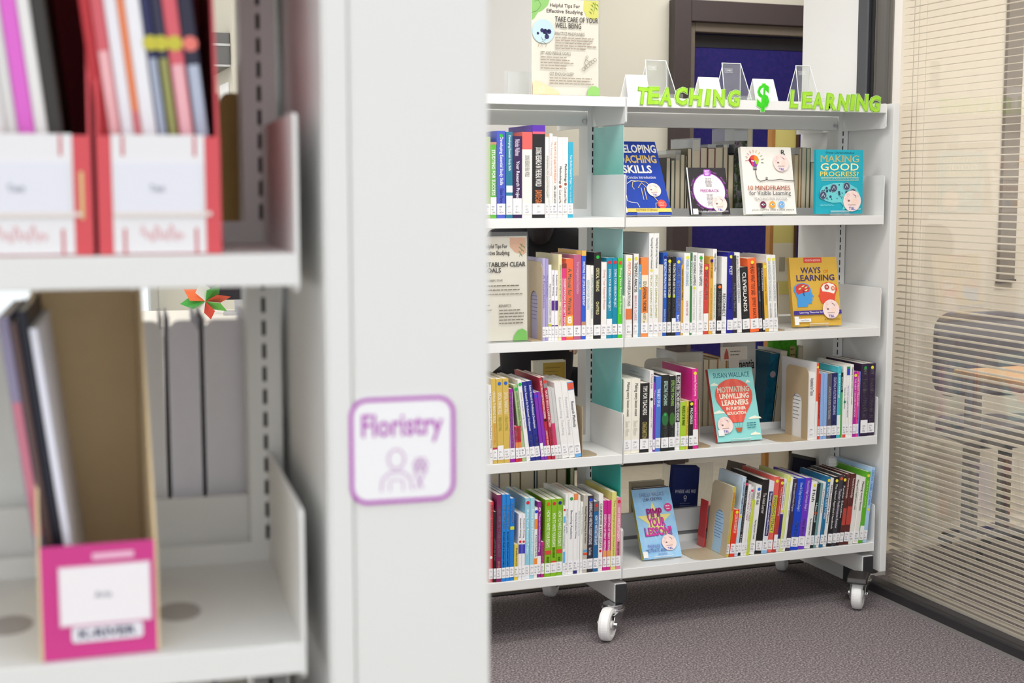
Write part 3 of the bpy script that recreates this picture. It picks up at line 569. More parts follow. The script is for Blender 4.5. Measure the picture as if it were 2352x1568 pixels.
  (-0.1123, 0.0194, 0.232, -0.4, 'charcoal', '#35313c', '#e4e2e8', 'PLANNING AND WRITING DISSERTATIONS', {'rng': (0.06, 0.64), 'dot': '#2a4ad0', 't2': ('Kate Turabian', '#e4e2e8', 0.68, 0.78)}),
  (-0.0929, 0.0168, 0.2129, -0.9, 'steel blue, grey topped', '#1f6298', '#eaf2fa', 'HOW TO WRITE BETTER ESSAYS', {'rng': (0.2, 0.62), 'top': ['#6a6468', 0.14], 'dot': '#d43038'}),
  (-0.076, 0.0151, 0.2331, -0.1, 'white, green lettered', '#eceae6', '#7ca85a', 'COURSEWORK & EXAM ESSAYS', {'rng': (0.12, 0.7), 'pip': ('#cc2030', 0.74)}),
  (-0.0609, 0.0134, 0.213, 0.0, 'magenta', '#c82488', '#f6e2f0', 'ESSENTIALS OF ESSAY WRITING', {'rng': (0.2, 0.72), 'band': [(0.72, 0.86, '#e8a05a')], 'foot': '#c82488'}),
  (-0.0474, 0.0129, 0.2119, 0.1, 'magenta', '#c82488', '#f6e2f0', 'ESSENTIALS OF ESSAY WRITING', {'rng': (0.2, 0.72), 'band': [(0.72, 0.86, '#e8a05a')], 'foot': '#c82488'}),
  (-0.0346, 0.0161, 0.2365, 0.4, 'pale yellow', '#dcd47e', '#a89c3c', 'The Undergraduate Dissertation', {'rng': (0.1, 0.85), 'D': 0.2}),
  (-0.0184, 0.0156, 0.219, 0.9, 'salmon pink', '#dc869e', '#fbeef2', 'HOW TO WRITE BETTER ESSAYS', {'rng': (0.14, 0.6), 'dot': '#d02a3c', 't2': ('BRYAN GREETHAM', '#8a3a58', 0.62, 0.8)}),
 ]),
 'E':(2,'second row of the right bay',[
  (0.0062, 0.0226, 0.2438, 0.0, 'white, orange lettered', '#eae7e2', '#dc8a66', 'FIERCE', {'rng': (0.09, 0.24), 't2': ('CONVERSATIONS', '#4c4a50', 0.24, 0.62), 'dot': '#e6de3c', 'band': [(0.65, 0.78, '#dc7a4a')]}),
  (0.0288, 0.0036, 0.2468, 0.0, 'slim dark brown', '#3a2626', '#3a2626', '', {'nolab': 1}),
  (0.0323, 0.0189, 0.2463, 0.0, 'white, black lettered', '#ebe9e4', '#3c3a40', 'THEMATIC ANALYSIS', {'rng': (0.1, 0.46), 'dot': '#e2da46', 't2': ('BRAUN & CLARKE', '#c87898', 0.5, 0.8)}),
  (0.0512, 0.0084, 0.2144, 0.0, 'slim sky blue', '#5e9fc8', '#d8ecf6', 'how to', {'rng': (0.1, 0.5), 'pip': ('#e6de3c', 0.33), 'nolab': 1}),
  (0.0596, 0.0231, 0.2349, 0.0, 'orange and cream', '#e98a48', '#3a2c24', 'EDUCATIONAL THEORIES', {'rng': (0.3, 0.68), 'band': [(0.22, 0.37, '#efe2c8'), (0.7, 0.9, '#efe2c8')], 't2': ('AUBREY and RILEY', '#3a2c24', 0.7, 0.9)}),
  (0.0827, 0.0159, 0.3067, 0.0, 'tall white', '#ecebe7', '#5a585c', 'Teaching & Learning Professional', {'rng': (0.04, 0.34), 'pip': ('#dcd83c', 0.36), 't2': ('SPECIFIC LEARNING SUPPORT', '#a8a850', 0.4, 0.82), 'D': 0.2}),
  (0.0986, 0.017, 0.3065, 0.0, 'tall white', '#ecebe7', '#5a585c', 'Teaching & Learning Practitioner', {'rng': (0.04, 0.34), 't2': ('SPECIFIC LEARNING SUPPORT', '#a8a850', 0.4, 0.82), 'D': 0.2}),
  (0.1157, 0.0153, 0.2131, 0.0, 'cream line patterned', '#dcd2c2', '#6a6058', '', {'rng': (0.1, 0.5)}),
  (0.1309, 0.0137, 0.2486, 0.0, 'blue', '#2259b8', '#e8eefa', 'THE REFLECTIVE PRACTICE GUIDE', {'rng': (0.04, 0.54), 'dot': '#1a2478', 't2': ('BARBARA BASSOT', '#a8c4ee', 0.68, 0.86)}),
  (0.1447, 0.0143, 0.2357, 0.0, 'black', '#1d1b1e', '#f2f0ea', 'THE SCIENCE TEACHER GUIDE TO SUCCESS', {'rng': (0.08, 0.5), 'dot': '#e0da3a', 't2': ('BOB PRITCHARD & MICHAEL WILSON', '#f2f0ea', 0.53, 0.85), 'pip': ('#b8c83a', 0.5)}),
  (0.159, 0.0143, 0.2354, 0.0, 'black', '#1d1b1e', '#f2f0ea', 'THE SCIENCE TEACHER GUIDE TO SUCCESS', {'rng': (0.08, 0.5), 't2': ('BOB PRITCHARD & MICHAEL WILSON', '#f2f0ea', 0.53, 0.78), 'pip': ('#b8c83a', 0.5), 'lab': 0.18}),
  (0.1733, 0.0183, 0.2328, 0.0, 'bright blue', '#3f66ca', '#eef2fc', 'LEARNING THEORIES SIMPLIFIED', {'rng': (0.1, 0.7), 'dot': '#e0da3a', 't2': ('BATES', '#eef2fc', 0.74, 0.86)}),
  (0.1916, 0.0079, 0.2116, 0.0, 'slim amber', '#dba438', '#6a4a1c', 'MAKE LEARNING VISIBLE', {'rng': (0.06, 0.5)}),
  (0.1994, 0.021, 0.2463, 0.0, 'white, blue lettered', '#ecebe7', '#7aa4c8', 'VISIBLE LEARNING', {'rng': (0.08, 0.4), 't2': ('JOHN HATTIE', '#c84a70', 0.58, 0.76), 'dot': '#e6e04a'}),
  (0.2204, 0.0079, 0.2471, 0.0, 'slim green', '#3c7c40', '#e6eee6', 'EVIDENCE', {'rng': (0.1, 0.42)}),
  (0.2283, 0.0171, 0.247, 0.0, 'white', '#edecea', '#4a4850', 'HOW LEARNING HAPPENS', {'rng': (0.03, 0.4), 'pip': ('#dcd63a', 0.43), 't2': ('Paul A Kirschner & Carl Hendrick', '#c0c0b8', 0.46, 0.82)}),
  (0.2454, 0.0217, 0.2443, 0.0, 'white, green dotted', '#edecea', '#4a4850', 'HOW LEARNING HAPPENS', {'rng': (0.03, 0.4), 'dot': '#34b234', 't2': ('Paul A Kirschner & Carl Hendrick', '#c8c8c4', 0.46, 0.82)}),
  (0.2671, 0.018, 0.2113, 0.0, 'coral red', '#cb4640', '#f6dcd8', 'BRINGING THE CURRICULUM TO LIFE', {'rng': (0.06, 0.5), 'dot': '#c8c83a', 'lab': 0.25}),
  (0.2852, 0.0133, 0.2343, 0.0, 'gold', '#dbab4c', '#8a5a1c', 'WAYS OF LEARNING', {'rng': (0.06, 0.28), 'dot': '#3a1c78', 't2': ('ALAN PRITCHARD', '#b88a3c', 0.4, 0.85)}),
  (0.2985, 0.0133, 0.2563, 0.0, 'white, green lettered', '#edecea', '#6a8a8c', 'Simply Emotional Mind', {'rng': (0.05, 0.26), 't2': ('SUPPORTING EDUCATORS', '#7ca86a', 0.42, 0.82)}),
  (0.3118, 0.0174, 0.1505, 0.0, 'short black', '#1f1b20', '#f4f0ec', 'ENGAGEMENT', {'rng': (0.14, 0.66), 'dot': '#ee7a34', 'lab': 0.2}),
  (0.3292, 0.0188, 0.2324, 0.0, 'white, black lettered', '#edecea', '#322f36', 'RECONNECT', {'rng': (0.48, 0.78)}),
  (0.348, 0.021, 0.2462, 0.0, 'deep blue', '#18188c', '#eef0fa', 'PCET', {'rng': (0.17, 0.28), 't2': ('TUMMONS', '#5a78d8', 0.5, 0.7), 'dot': '#e6e04a'}),
  (0.369, 0.0154, 0.2364, -2.0, 'dark aubergine', '#2c2632', '#eceaf0', 'New Teacher Mindset', {'rng': (0.36, 0.72), 'lab': 0.15}),
  (0.3844, 0.019, 0.2444, -3.0, 'white', '#ecebe8', '#8a8a90', 'A guide to PRACTITIONER RESEARCH', {'rng': (0.04, 0.62)}),
  (0.4033, 0.0272, 0.2004, -2.9, 'black', '#1e1b1d', '#f6f4ee', 'CLEVERLANDS', {'rng': (0.08, 0.68), 'D': 0.15}),
  (0.4305, 0.0314, 0.227, -4.0, 'orange', '#f06a34', '#5a2412', 'I HEARD WHAT YOU SAID', {'rng': (0.08, 0.5), 't2': ('JEFFREY BOAKYE', '#5a2412', 0.53, 0.82), 'dot': '#e8de3c'}),
  (0.4619, 0.0129, 0.2111, -4.2, 'black', '#232026', '#d8d6dc', 'TEACHING MINDFRAMES', {'rng': (0.06, 0.34), 't2': ('SUE COWLEY', '#8a96b0', 0.4, 0.56)}),
  (0.4748, 0.0077, 0.2108, -5.0, 'slim black', '#26232a', '#d8d6dc', 'TEACHING', {'rng': (0.06, 0.4)}),
  (0.4825, 0.0138, 0.2118, -4.3, 'slim gold', '#dcac3c', '#a87a1c', 'coaching manual', {'rng': (0.2, 0.7), 'dot': '#ece03c'}),
  (0.4962, 0.016, 0.2354, -3.7, 'white', '#ecebe8', '#9aa4a8', 'AN INTRODUCTION TO COACHING SKILLS', {'rng': (0.08, 0.6), 't2': ('VAN NIEUWERBURGH', '#8a8c90', 0.63, 0.88), 'dot': '#e8e04a'}),
  (0.5122, 0.0158, 0.2351, -3.9, 'white', '#ecebe8', '#9aa4a8', 'AN INTRODUCTION TO COACHING SKILLS', {'rng': (0.08, 0.6), 't2': ('VAN NIEUWERBURGH', '#8a8c90', 0.63, 0.88), 'dot': '#e8e04a'}),
 ]),
 'F':(3,'left group on the right bay third shelf',[
  (0.0037, 0.0253, 0.2236, -0.1, 'cream', '#eae6d8', '#a8a498', 'Making every lesson count', {'rng': (0.04, 0.5), 't2': ('Shaun Allison', '#c8c4b8', 0.56, 0.76)}),
  (0.0289, 0.029, 0.2236, 0.1, 'cream', '#eae6d8', '#a8a498', 'Making every lesson count', {'rng': (0.06, 0.5), 't2': ('Shaun Allison', '#c8c4b8', 0.56, 0.76)}),
  (0.0579, 0.0305, 0.2096, 0.5, 'black', '#211f1f', '#f0eee6', 'TIPS FOR TEACHERS', {'rng': (0.04, 0.46), 't2': ('CRAIG BARTON', '#c8b86a', 0.56, 0.8)}),
  (0.0884, 0.0131, 0.2458, 1.3, 'white, red lettered', '#ebe8e6', '#b8707c', 'A Practical Guide', {'rng': (0.04, 0.22), 'pip': ('#2a262c', 0.35), 't2': ('JOHN ELLIOTT & THEIR', '#9a7a80', 0.45, 0.7), 'D': 0.2}),
  (0.1015, 0.0078, 0.2087, 1.1, 'slim violet', '#7c34ac', '#e6d8f0', 'Teaching', {'rng': (0.1, 0.4)}),
  (0.1093, 0.0182, 0.2272, 0.3, 'cornflower blue', '#4c76ca', '#eaf0fc', 'THE BEST OF US', {'rng': (0.16, 0.4)}),
  (0.1274, 0.0261, 0.2313, 0.3, 'black and green', '#1f2220', '#bfe0d8', 'EFFECTIVE TEACHING', {'rng': (0.08, 0.4), 't2': ('MUIJS & REYNOLDS', '#e0e8e0', 0.66, 0.86), 'pip': ('#3aa85a', 0.52), 'blur': '#2c6a3c'}),
  (0.1535, 0.0217, 0.2275, 0.6, 'black and green', '#1f2220', '#9cc864', 'EFFECTIVE TEACHING', {'rng': (0.06, 0.4), 't2': ('MUIJS & REYNOLDS', '#e0e8e0', 0.64, 0.86), 'blur': '#3c6a2c'}),
  (0.1752, 0.0184, 0.2341, 1.4, 'white, black boxed', '#ecebe8', '#f2f0ec', 'WHAT EVERY TEACHER NEEDS TO KNOW', {'rng': (0.04, 0.62), 'bbox': '#1e1a24', 't2': ('JADE PEARCE', '#5a58a8', 0.64, 0.86)}),
  (0.1936, 0.0193, 0.1456, 0.8, 'short lime green', '#a8ca36', '#3a4a1c', 'PRINCIPLES OF THE PRIMARY', {'rng': (0.08, 0.5)}),
  (0.2128, 0.0091, 0.1471, 1.0, 'slim yellow', '#dcc44a', '#8a7420', 'TEACHING SKILLS', {'rng': (0.1, 0.7)}),
  (0.2219, 0.0151, 0.1466, 0.8, 'short black', '#1f1c1e', '#f4f2ee', 'PROGRESS', {'rng': (0.14, 0.48), 'dot': '#e8e03c'}),
  (0.237, 0.0191, 0.2451, -1.2, 'magenta', '#d82a8e', '#f8d8ea', 'Outstanding Teaching Learning', {'rng': (0.06, 0.34), 'dot': '#e8dc3c', 't2': ('Seven steps from good to great', '#f0b0d4', 0.38, 0.82), 'D': 0.2, 'lab': 0.2}),
 ]),
 'G':(3,'right group on the right bay third shelf',[
  (0.643, 0.0291, 0.2128, 0.0, 'white', '#edecea', '#3c3a40', 'Academies for Tutors', {'rng': (0.08, 0.34)}),
  (0.6722, 0.0093, 0.2434, 0.0, 'white, red topped', '#e8e4e0', '#e0603c', '', {'band': [(0, 0.5, '#e2582e')], 'dot': '#ecd83a', 'nolab': 1, 'D': 0.2}),
  (0.6815, 0.0101, 0.2075, 0.0, 'red', '#da4434', '#8a1c14', 'LESSONS', {'rng': (0.3, 0.7)}),
  (0.6916, 0.0117, 0.2082, 0.0, 'pale blue', '#8aacde', '#dce8f8', '', {}),
  (0.7033, 0.0136, 0.2088, 0.0, 'pale blue', '#8aacde', '#dce8f8', '', {}),
  (0.7169, 0.0166, 0.2081, 0.0, 'slate grey', '#5a5660', '#b8b6be', 'A PRACTICAL GUIDE TO TEACHING', {'rng': (0.2, 0.7)}),
  (0.7335, 0.022, 0.2085, 0.0, 'navy blue', '#22225c', '#b8bce0', 'CREATING A CULTURE FOR LEARNING', {'rng': (0.06, 0.64), 't2': ('DAN SMITH', '#b8bce0', 0.7, 0.84)}),
  (0.7555, 0.0143, 0.2281, 0.0, 'turquoise and white', '#48b6c4', '#d8f0f2', 'Learning', {'rng': (0.1, 0.5), 'band': [(0.68, 0.86, '#e8eaee')], 'D': 0.19}),
  (0.7698, 0.0081, 0.2079, 0.0, 'green and black', '#52a84a', '#e6f2e2', 'TEACHING', {'rng': (0.06, 0.26), 'top': ['#221e22', 0.3], 'nolab': 1}),
  (0.7779, 0.013, 0.2282, 0.0, 'white, red footed', '#ecebe8', '#8a9aa0', 'How to be a better teacher', {'rng': (0.3, 0.6), 'pip': ('#2a7a5a', 0.5), 'foot': '#d8504a'}),
  (0.7909, 0.0127, 0.2288, 0.0, 'white, blue tagged', '#ecebe8', '#6a72b8', 'How to teach every pupil in the classroom', {'rng': (0.28, 0.72), 'band': [(0.01, 0.04, '#1f8a3c'), (0.04, 0.13, '#2a3ac0')]}),
  (0.8036, 0.013, 0.2328, 0.0, 'white', '#ecebe4', '#c2bfb4', 'Making every maths lesson count', {'rng': (0.04, 0.55), 'D': 0.19}),
  (0.8167, 0.0128, 0.2091, 0.0, 'magenta purple', '#b2229c', '#f2c8ea', 'THE NEW TEACHER PLAYBOOK', {'rng': (0.1, 0.7), 'dot': '#ece23c'}),
  (0.8294, 0.0095, 0.2085, 0.0, 'bright pink', '#e8428e', '#f8d0e2', 'THE NEW TEACHER', {'rng': (0.06, 0.6), 'pip': ('#d81c3c', 0.72)}),
  (0.839, 0.0074, 0.208, 0.0, 'slim periwinkle', '#7c8ad8', '#c8d0f2', 'Teacher toolkit', {'rng': (0.1, 0.8), 'nolab': 1}),
  (0.8464, 0.0296, 0.2332, 0.0, 'dark plum, green dotted', '#2c1a3a', '#f4f2ee', 'LEMOV', {'rng': (0.05, 0.15), 'dot': '#1f9a44', 't2': ('Teach like a CHAMPION 3.0', '#f4f2ee', 0.2, 0.82), 'D': 0.2, 'lab': 0.18}),
  (0.8759, 0.0289, 0.233, 0.0, 'dark plum, yellow dotted', '#2c1a3a', '#f4f2ee', 'LEMOV', {'rng': (0.05, 0.15), 'dot': '#e8e03c', 't2': ('Teach like a CHAMPION 3.0', '#f4f2ee', 0.2, 0.84), 'D': 0.2}),
 ]),
 'H':(4,'bottom row of the right bay',[
  (0.3578, 0.0125, 0.2196, 6.2, 'slim olive yellow', '#c9b84e', '#d8602a', 'INTERVENTION', {'rng': (0.08, 0.34), 'D': 0.19}),
  (0.3703, 0.0188, 0.1486, 7.3, 'short red', '#e43c26', '#f8dcd4', 'CLOSING THE VOCABULARY GAP', {'rng': (0.1, 0.5), 'dot': '#ece03c'}),
  (0.3892, 0.0126, 0.2493, 5.3, 'pale blue', '#c0d6e6', '#7a6ab8', 'CLASSROOM OBSERVATION', {'rng': (0.06, 0.46), 'pip': ('#dcd83c', 0.5), 'D': 0.15}),
  (0.4018, 0.011, 0.2385, 5.6, 'black, pink dotted', '#1e1b20', '#f2f0f2', 'THE ULTIMATE GUIDE TO DIFFERENTIATION', {'rng': (0.13, 0.68), 'dot': '#e0406e', 't2': ('SUE COWLEY', '#f2f0f2', 0.72, 0.9)}),
  (0.4128, 0.0101, 0.2237, 6.0, 'white', '#ecebe9', '#a86a90', 'PASTORAL CARE', {'rng': (0.1, 0.5)}),
  (0.4229, 0.0095, 0.2159, 5.7, 'white, pink dotted', '#ecebe9', '#a86a90', 'PASTORAL CARE', {'rng': (0.1, 0.5), 'dot': '#e0406e'}),
  (0.4324, 0.0105, 0.1744, 6.6, 'lime', '#c4d04c', '#c4d04c', '', {'nolab': 1}),
  (0.4429, 0.0207, 0.2185, 7.4, 'white, blue dotted', '#ecebe9', '#2e2c36', 'SEND Huh', {'rng': (0.1, 0.28), 'dot': '#2a72d0', 't2': ('Mary Myatt and John Tomsett', '#5a5860', 0.5, 0.78)}),
  (0.4636, 0.0249, 0.2352, 5.7, 'thick black', '#201d1e', '#d0ccc8', 'The Adult Learner', {'rng': (0.18, 0.46), 'D': 0.2}),
  (0.4884, 0.0182, 0.2291, 6.0, 'white and navy', '#e2e2ea', '#e8e8f6', 'Educating with purpose and reflective practice', {'rng': (0.16, 0.74), 'bbox': '#23205c', 'foot': '#8cc0ea'}),
  (0.5067, 0.0209, 0.2404, 6.3, 'coral', '#e2645a', '#f6dcd8', 'IMPROVING LITERACY', {'rng': (0.26, 0.72), 'dot': '#ece03c', 'bbox': '#c8c83a', 'D': 0.2}),
  (0.5276, 0.0145, 0.2332, 5.3, 'brick red', '#ba4038', '#f2c8c0', 'Teaching and Learning', {'rng': (0.1, 0.5), 'dot': '#ece03c', 'lab': 0.2}),
  (0.5421, 0.0129, 0.2306, 6.6, 'white and purple', '#e6e2ee', '#8a86a8', 'Coaching with Care', {'rng': (0.06, 0.4), 'band': [(0.48, 0.82, '#3c2474')], 'pip': ('#ece03c', 0.44)}),
  (0.555, 0.012, 0.2424, 6.9, 'white and lime', '#d6e08c', '#8a9a3c', '', {'dot': '#ece03c'}),
  (0.5669, 0.0091, 0.2373, 6.8, 'white', '#ecebe9', '#8a8a98', 'Helping Learners Quality', {'rng': (0.2, 0.6)}),
  (0.576, 0.0179, 0.2295, 7.0, 'dark plum grey', '#3c3048', '#c8c4d4', 'How to support Student Progress', {'rng': (0.06, 0.45), 't2': ('Matt Bromley', '#c8c4d4', 0.72, 0.9)}),
  (0.5939, 0.0293, 0.2295, 6.6, 'vivid blue', '#1844c6', '#b8c8f6', 'School & College Curriculum Design 2', {'rng': (0.06, 0.46), 't2': ('Matt Bromley', '#d8e2fb', 0.62, 0.86)}),
  (0.6232, 0.0262, 0.2287, 7.4, 'violet', '#6c36c0', '#d4c4f2', 'School & College Curriculum Design 3', {'rng': (0.04, 0.46), 't2': ('Matt Bromley', '#e6dcf8', 0.58, 0.86), 'D': 0.19}),
  (0.6494, 0.0207, 0.2153, 6.8, 'white, bold black lettered', '#ecebe9', '#242228', 'Huh', {'rng': (0.12, 0.3), 'dot': '#ece03c', 't2': ('Mary Myatt and John Tomsett', '#6a6870', 0.55, 0.8)}),
  (0.6701, 0.0138, 0.208, 7.6, 'black and teal', '#232a2c', '#c8d4d4', 'Hatchwell', {'rng': (0.3, 0.6), 'pip': ('#e0642c', 0.46)}),
  (0.684, 0.0089, 0.2084, 6.9, 'grey teal', '#6c9498', '#e0eaea', '', {}),
  (0.6929, 0.0126, 0.2106, 6.9, 'white', '#ecebe9', '#8a8a90', 'A practical guide', {'rng': (0.1, 0.6)}),
  (0.7055, 0.0133, 0.2282, 5.4, 'teal blue', '#226c98', '#dcecf6', 'A TEACHER GUIDE TO SEND', {'rng': (0.1, 0.6), 'dot': '#ece03c'}),
  (0.7187, 0.015, 0.2215, 5.8, 'white, pink lettered', '#ecebe9', '#b85a84', 'Middle Leadership Mastery', {'rng': (0.1, 0.66)}),
  (0.7337, 0.0183, 0.2247, 5.5, 'black, yellow dotted', '#222022', '#e0dedc', 'The School Appraisal Handbook', {'rng': (0.1, 0.75), 'dot': '#ece03c'}),
  (0.752, 0.0167, 0.2305, 4.9, 'charcoal, orange dotted', '#3c3840', '#d8d4dc', 'Teacher Performance Review', {'rng': (0.2, 0.75), 'dot': '#e46038'}),
  (0.7687, 0.0134, 0.2249, 5.9, 'black', '#222024', '#dcd8d8', 'Further Education', {'rng': (0.14, 0.6), 'dot': '#ece03c'}),
  (0.7821, 0.0151, 0.2297, 5.7, 'maroon', '#5a2826', '#e0c8c0', 'Powerful Knowledge', {'rng': (0.06, 0.34), 'band': [(0.48, 0.72, '#b8463c')]}),
  (0.7972, 0.0209, 0.23, 6.5, 'maroon', '#5a2826', '#e0c8c0', 'Powerful Knowledge', {'rng': (0.06, 0.34), 'band': [(0.46, 0.72, '#b8463c')]}),
  (0.8181, 0.0179, 0.2227, 7.3, 'ivory', '#eae7e0', '#b8b4ac', 'Making every English lesson count', {'rng': (0.06, 0.5), 'D': 0.19}),
  (0.836, 0.0203, 0.2155, 7.3, 'ivory', '#eae7e0', '#b8b4ac', 'Making every lesson', {'rng': (0.06, 0.5)}),
  (0.8563, 0.017, 0.2328, 6.0, 'bright green', '#5fae2c', '#c8e87a', 'The Art of Coaching', {'rng': (0.12, 0.5), 'dot': '#ece03c', 'D': 0.2, 'lab': 0.2}),
  (0.8733, 0.016, 0.2447, 6.8, 'pale blue, blue lettered', '#accff0', '#3a72c8', 'CREATIVE CAREER COACHING', {'rng': (0.03, 0.5), 'pip': ('#ece03c', 0.56), 'D': 0.2}),
 ]),
}
# ------------------------------------------------------------------ books standing in rows
def ordn(n): return f"{n}{'th' if 10 <= n % 100 <= 20 else {1:'st',2:'nd',3:'rd'}.get(n % 10, 'th')}"
CALLS = ['371.\n102\nHAT', '378.1\n7\nCOT', '370.\n15\nPRI', '001.\n42\nGRE', '808.\n02\nMCM', '374.\n1\nWAL', '371.\n3\nBRO']
LABM = mat('#f1f0f1', .6); INK = mat('#56525c', .6)
def book_shell(t, tk, ht, D, col, rough=.38):
    c = min(.0011, tk*.16); e = min(.0012, tk*.2)
    prof = [(0, D), (0, e), (e, 0), (tk-e, 0), (tk, e), (tk, D), (tk-c, D), (tk-c, c), (c, c), (c, D)]
    b = MB(); n = len(prof)
    vs = [(p[0], p[1], 0) for p in prof]+[(p[0], p[1], ht) for p in prof]
    fs = [(i, (i+1) % n, n+(i+1) % n, n+i) for i in range(n)]
    quads = [(0, 1, 8, 9), (1, 2, 8), (2, 3, 7, 8), (3, 4, 7), (4, 5, 6, 7)]
    fs += [q[::-1] for q in quads]+[tuple(n+i for i in q) for q in quads]
    b.add(vs, fs); b.build('cover', col, t)
    MB().box(c, tk-c, c, D-.002, .0008, ht-.0008).build('page_block', PAGES, t)
def spine_art(t, tk, ht, D, cov, tcol, title, o, seed):
    y = -.0003
    def band(name, f0, f1, h, lay=1, inset=.0): MB().rect(inset, tk-inset, ht*(1-f1), ht*(1-f0), y-.0001*lay).build(name, mat(h, .4), t)
    if 'side' in o:
        MB().add([(-.0003, D, 0.001), (-.0003, .001, 0.001), (-.0003, .001, ht-.001), (-.0003, D, ht-.001)], [(0,1,2,3)]).build('rear_cover_print', mat(o['side'], .4), t)
    if 'top' in o:
        band('spine_top', 0, o['top'][1], o['top'][0])
        MB().add([(-.0005, D, ht*(1-o['top'][1])), (-.0005, 0, ht*(1-o['top'][1])), (-.0005, 0, ht), (-.0005, D, ht)], [(0,1,2,3)]).build('cover_top', mat(o['top'][0], .4), t)
    for f0, f1, h in o.get('band', []): band('spine_band', f0, f1, h, 2, tk*.04)
    if 'blur' in o: MB().disc(tk/2, ht*.42, tk*.42, y-.0001, ht*.09, 16).build('spine_picture', mat(o['blur'], .4), t)
    if 'foot' in o: MB().rect(0, tk, .0, .012, y-.0001).build('spine_foot', mat(o['foot'], .4), t)
    r0, r1 = o.get('rng', (.1, .7))
    if 'bbox' in o: MB().rect(tk*.12, tk*.88, ht*(1-r1)-.004, ht*(1-r0)+.004, y-.00015).build('title_box', mat(o['bbox'], .4), t)
    if o.get('box'):
        b = MB(); b.stroke([(tk*.14, ht*(1-r1)-.002), (tk*.86, ht*(1-r1)-.002), (tk*.86, ht*(1-r0)+.002), (tk*.14, ht*(1-r0)+.002)], .0007, y-.0002, True); b.build('title_frame', mat(tcol, .5), t)
    if title:
        wd = tk*(.46 if tk > .02 else .54); k = .5
        put_text('title', title, tk*k-wd/2, tk*k+wd/2, ht*(1-r1), ht*(1-r0), y-.0003, mat(tcol, .5), t, .012, True, 't', 3.0 if len(title) < 14 else 1.7)
    if 't2' in o:
        s, h, a, b_ = o['t2']; wd = tk*(.5 if tk > .024 else .42)
        put_text('author', s, tk*.5-wd/2, tk*.5+wd/2, ht*(1-b_), ht*(1-a), y-.0003, mat(h, .5), t, .006, True, 't', 1.7)
    if 'glyph' in o: put_text('emblem', o['glyph'], tk*.2, tk*.8, ht*.2 if o['glyph'] == '8' else ht*.87, ht*.29 if o['glyph'] == '8' else ht*.93, y-.0003, mat(tcol, .5), t, .02)
    if 'pip' in o: MB().disc(tk*.5, ht*(1-o['pip'][1]), min(.0042, tk*.36), y-.0004).build('spine_mark', mat(o['pip'][0], .5), t)
    if 'dot' in o: MB().disc(tk*.5, ht*.945, min(.0052, tk*.46), y-.0005).build('dot_sticker', mat(o['dot'], .5), t)
    if not o.get('nolab'):
        lh = ht*o['lab'] if 'lab' in o else .031
        z0 = .010 if tk > .008 else .006
        lb = MB().rect(tk*.03, tk*.97, z0, z0+lh, y-.0004).build('call_label', LABM, t)
        wd = min(tk*.62, .0115)
        put_text('call_number', CALLS[seed % 7], tk*.5-wd/2, tk*.5+wd/2, z0+.004, z0+.025, y-.0006, INK, lb, .004, keep=1.6, sp=1.15)
SQ = {'G': (.893, ), 'H': (.874, )}
GROUPS = {'A': 'books in the top row of the left bay', 'B': 'books in the second row of the left bay', 'C': 'books in the third row of the left bay', 'D': 'books in the bottom row of the left bay', 'E': 'books in the second row of the right bay', 'F': 'left book group on the third shelf of the right bay', 'G': 'right book group on the third shelf of the right bay', 'H': 'books in the bottom row of the right bay'}
WHERE = {'A': 'top row of left bay', 'B': 'second row of left bay', 'C': 'third row of left bay', 'D': 'bottom row of left bay', 'E': 'second row of right bay', 'F': 'left group, third shelf of right bay', 'G': 'right group, third shelf of right bay', 'H': 'bottom row of right bay'}
FRONT = {('G', 0): .12, ('H', 0): .115, ('B', 0): .112, ('H', 1): .13}
SIDE = {('E', 5): '#dfe2e6', ('F', 3): '#d9dade', ('H', 2): '#c6d8e8', ('H', 0): '#a9cbe6', ('G', 1): '#e9e8ea', ('D', 29): '#dcd47e', ('B', 0): '#b6aecf'}
for key, (sh, ph, lst) in ROWS.items():
    xs = lst[0][0]; xe = lst[-1][0]+lst[-1][1]
    k = (SQ[key][0]-xs)/(xe-xs) if key in SQ else 1
    for i, (x0, tk0, ht, lean, desc, cov, tcol, title, o) in enumerate(lst):
        tk0 *= k; x = xs+(x0-xs)*k
        lean = {'H': 6.2, 'D': .7, 'F': .4 if i < 12 else -1.2}.get(key, lean)
        if key == 'C': lean = -1.2 if i < 4 else (-2.4 if i < 7 else -7.0)
        if key == 'E' and i > 24: lean = -3.8
        ln = R(lean); tk = max(.003, tk0*math.cos(ln)-.0004)
        hh = ht/math.cos(ln)-(0 if lean == 0 else tk*abs(math.sin(ln))*.5)
        o = dict(o)
        if (key, i) in SIDE: o['side'] = SIDE[(key, i)]
        D = o.get('D', min(.19, .66*hh+.01)+random.uniform(-.006, .006))
        D = FRONT.get((key, i), min(D, .215))
        size = 'slim ' if tk < .010 and 'slim' not in desc and 'small' not in desc else ''
        lab = f"{size}{desc} book, {ordn(i+1)} from left, {WHERE[key]}"
        y = .008+random.uniform(-.002, .003)
        zoff = SZ[sh]+.0006
        if lean > .05: loc = (x+tk0-tk*math.cos(ln), y, zoff+tk*math.sin(ln))
        else: loc = (x, y, zoff)
        t = thing('book', lab, 'book', loc, (0, ln, 0), GROUPS[key])
        book_shell(t, tk, hh, D, mat(cov, .38))
        spine_art(t, tk, hh, D, cov, tcol, title, o, i+ord(key))
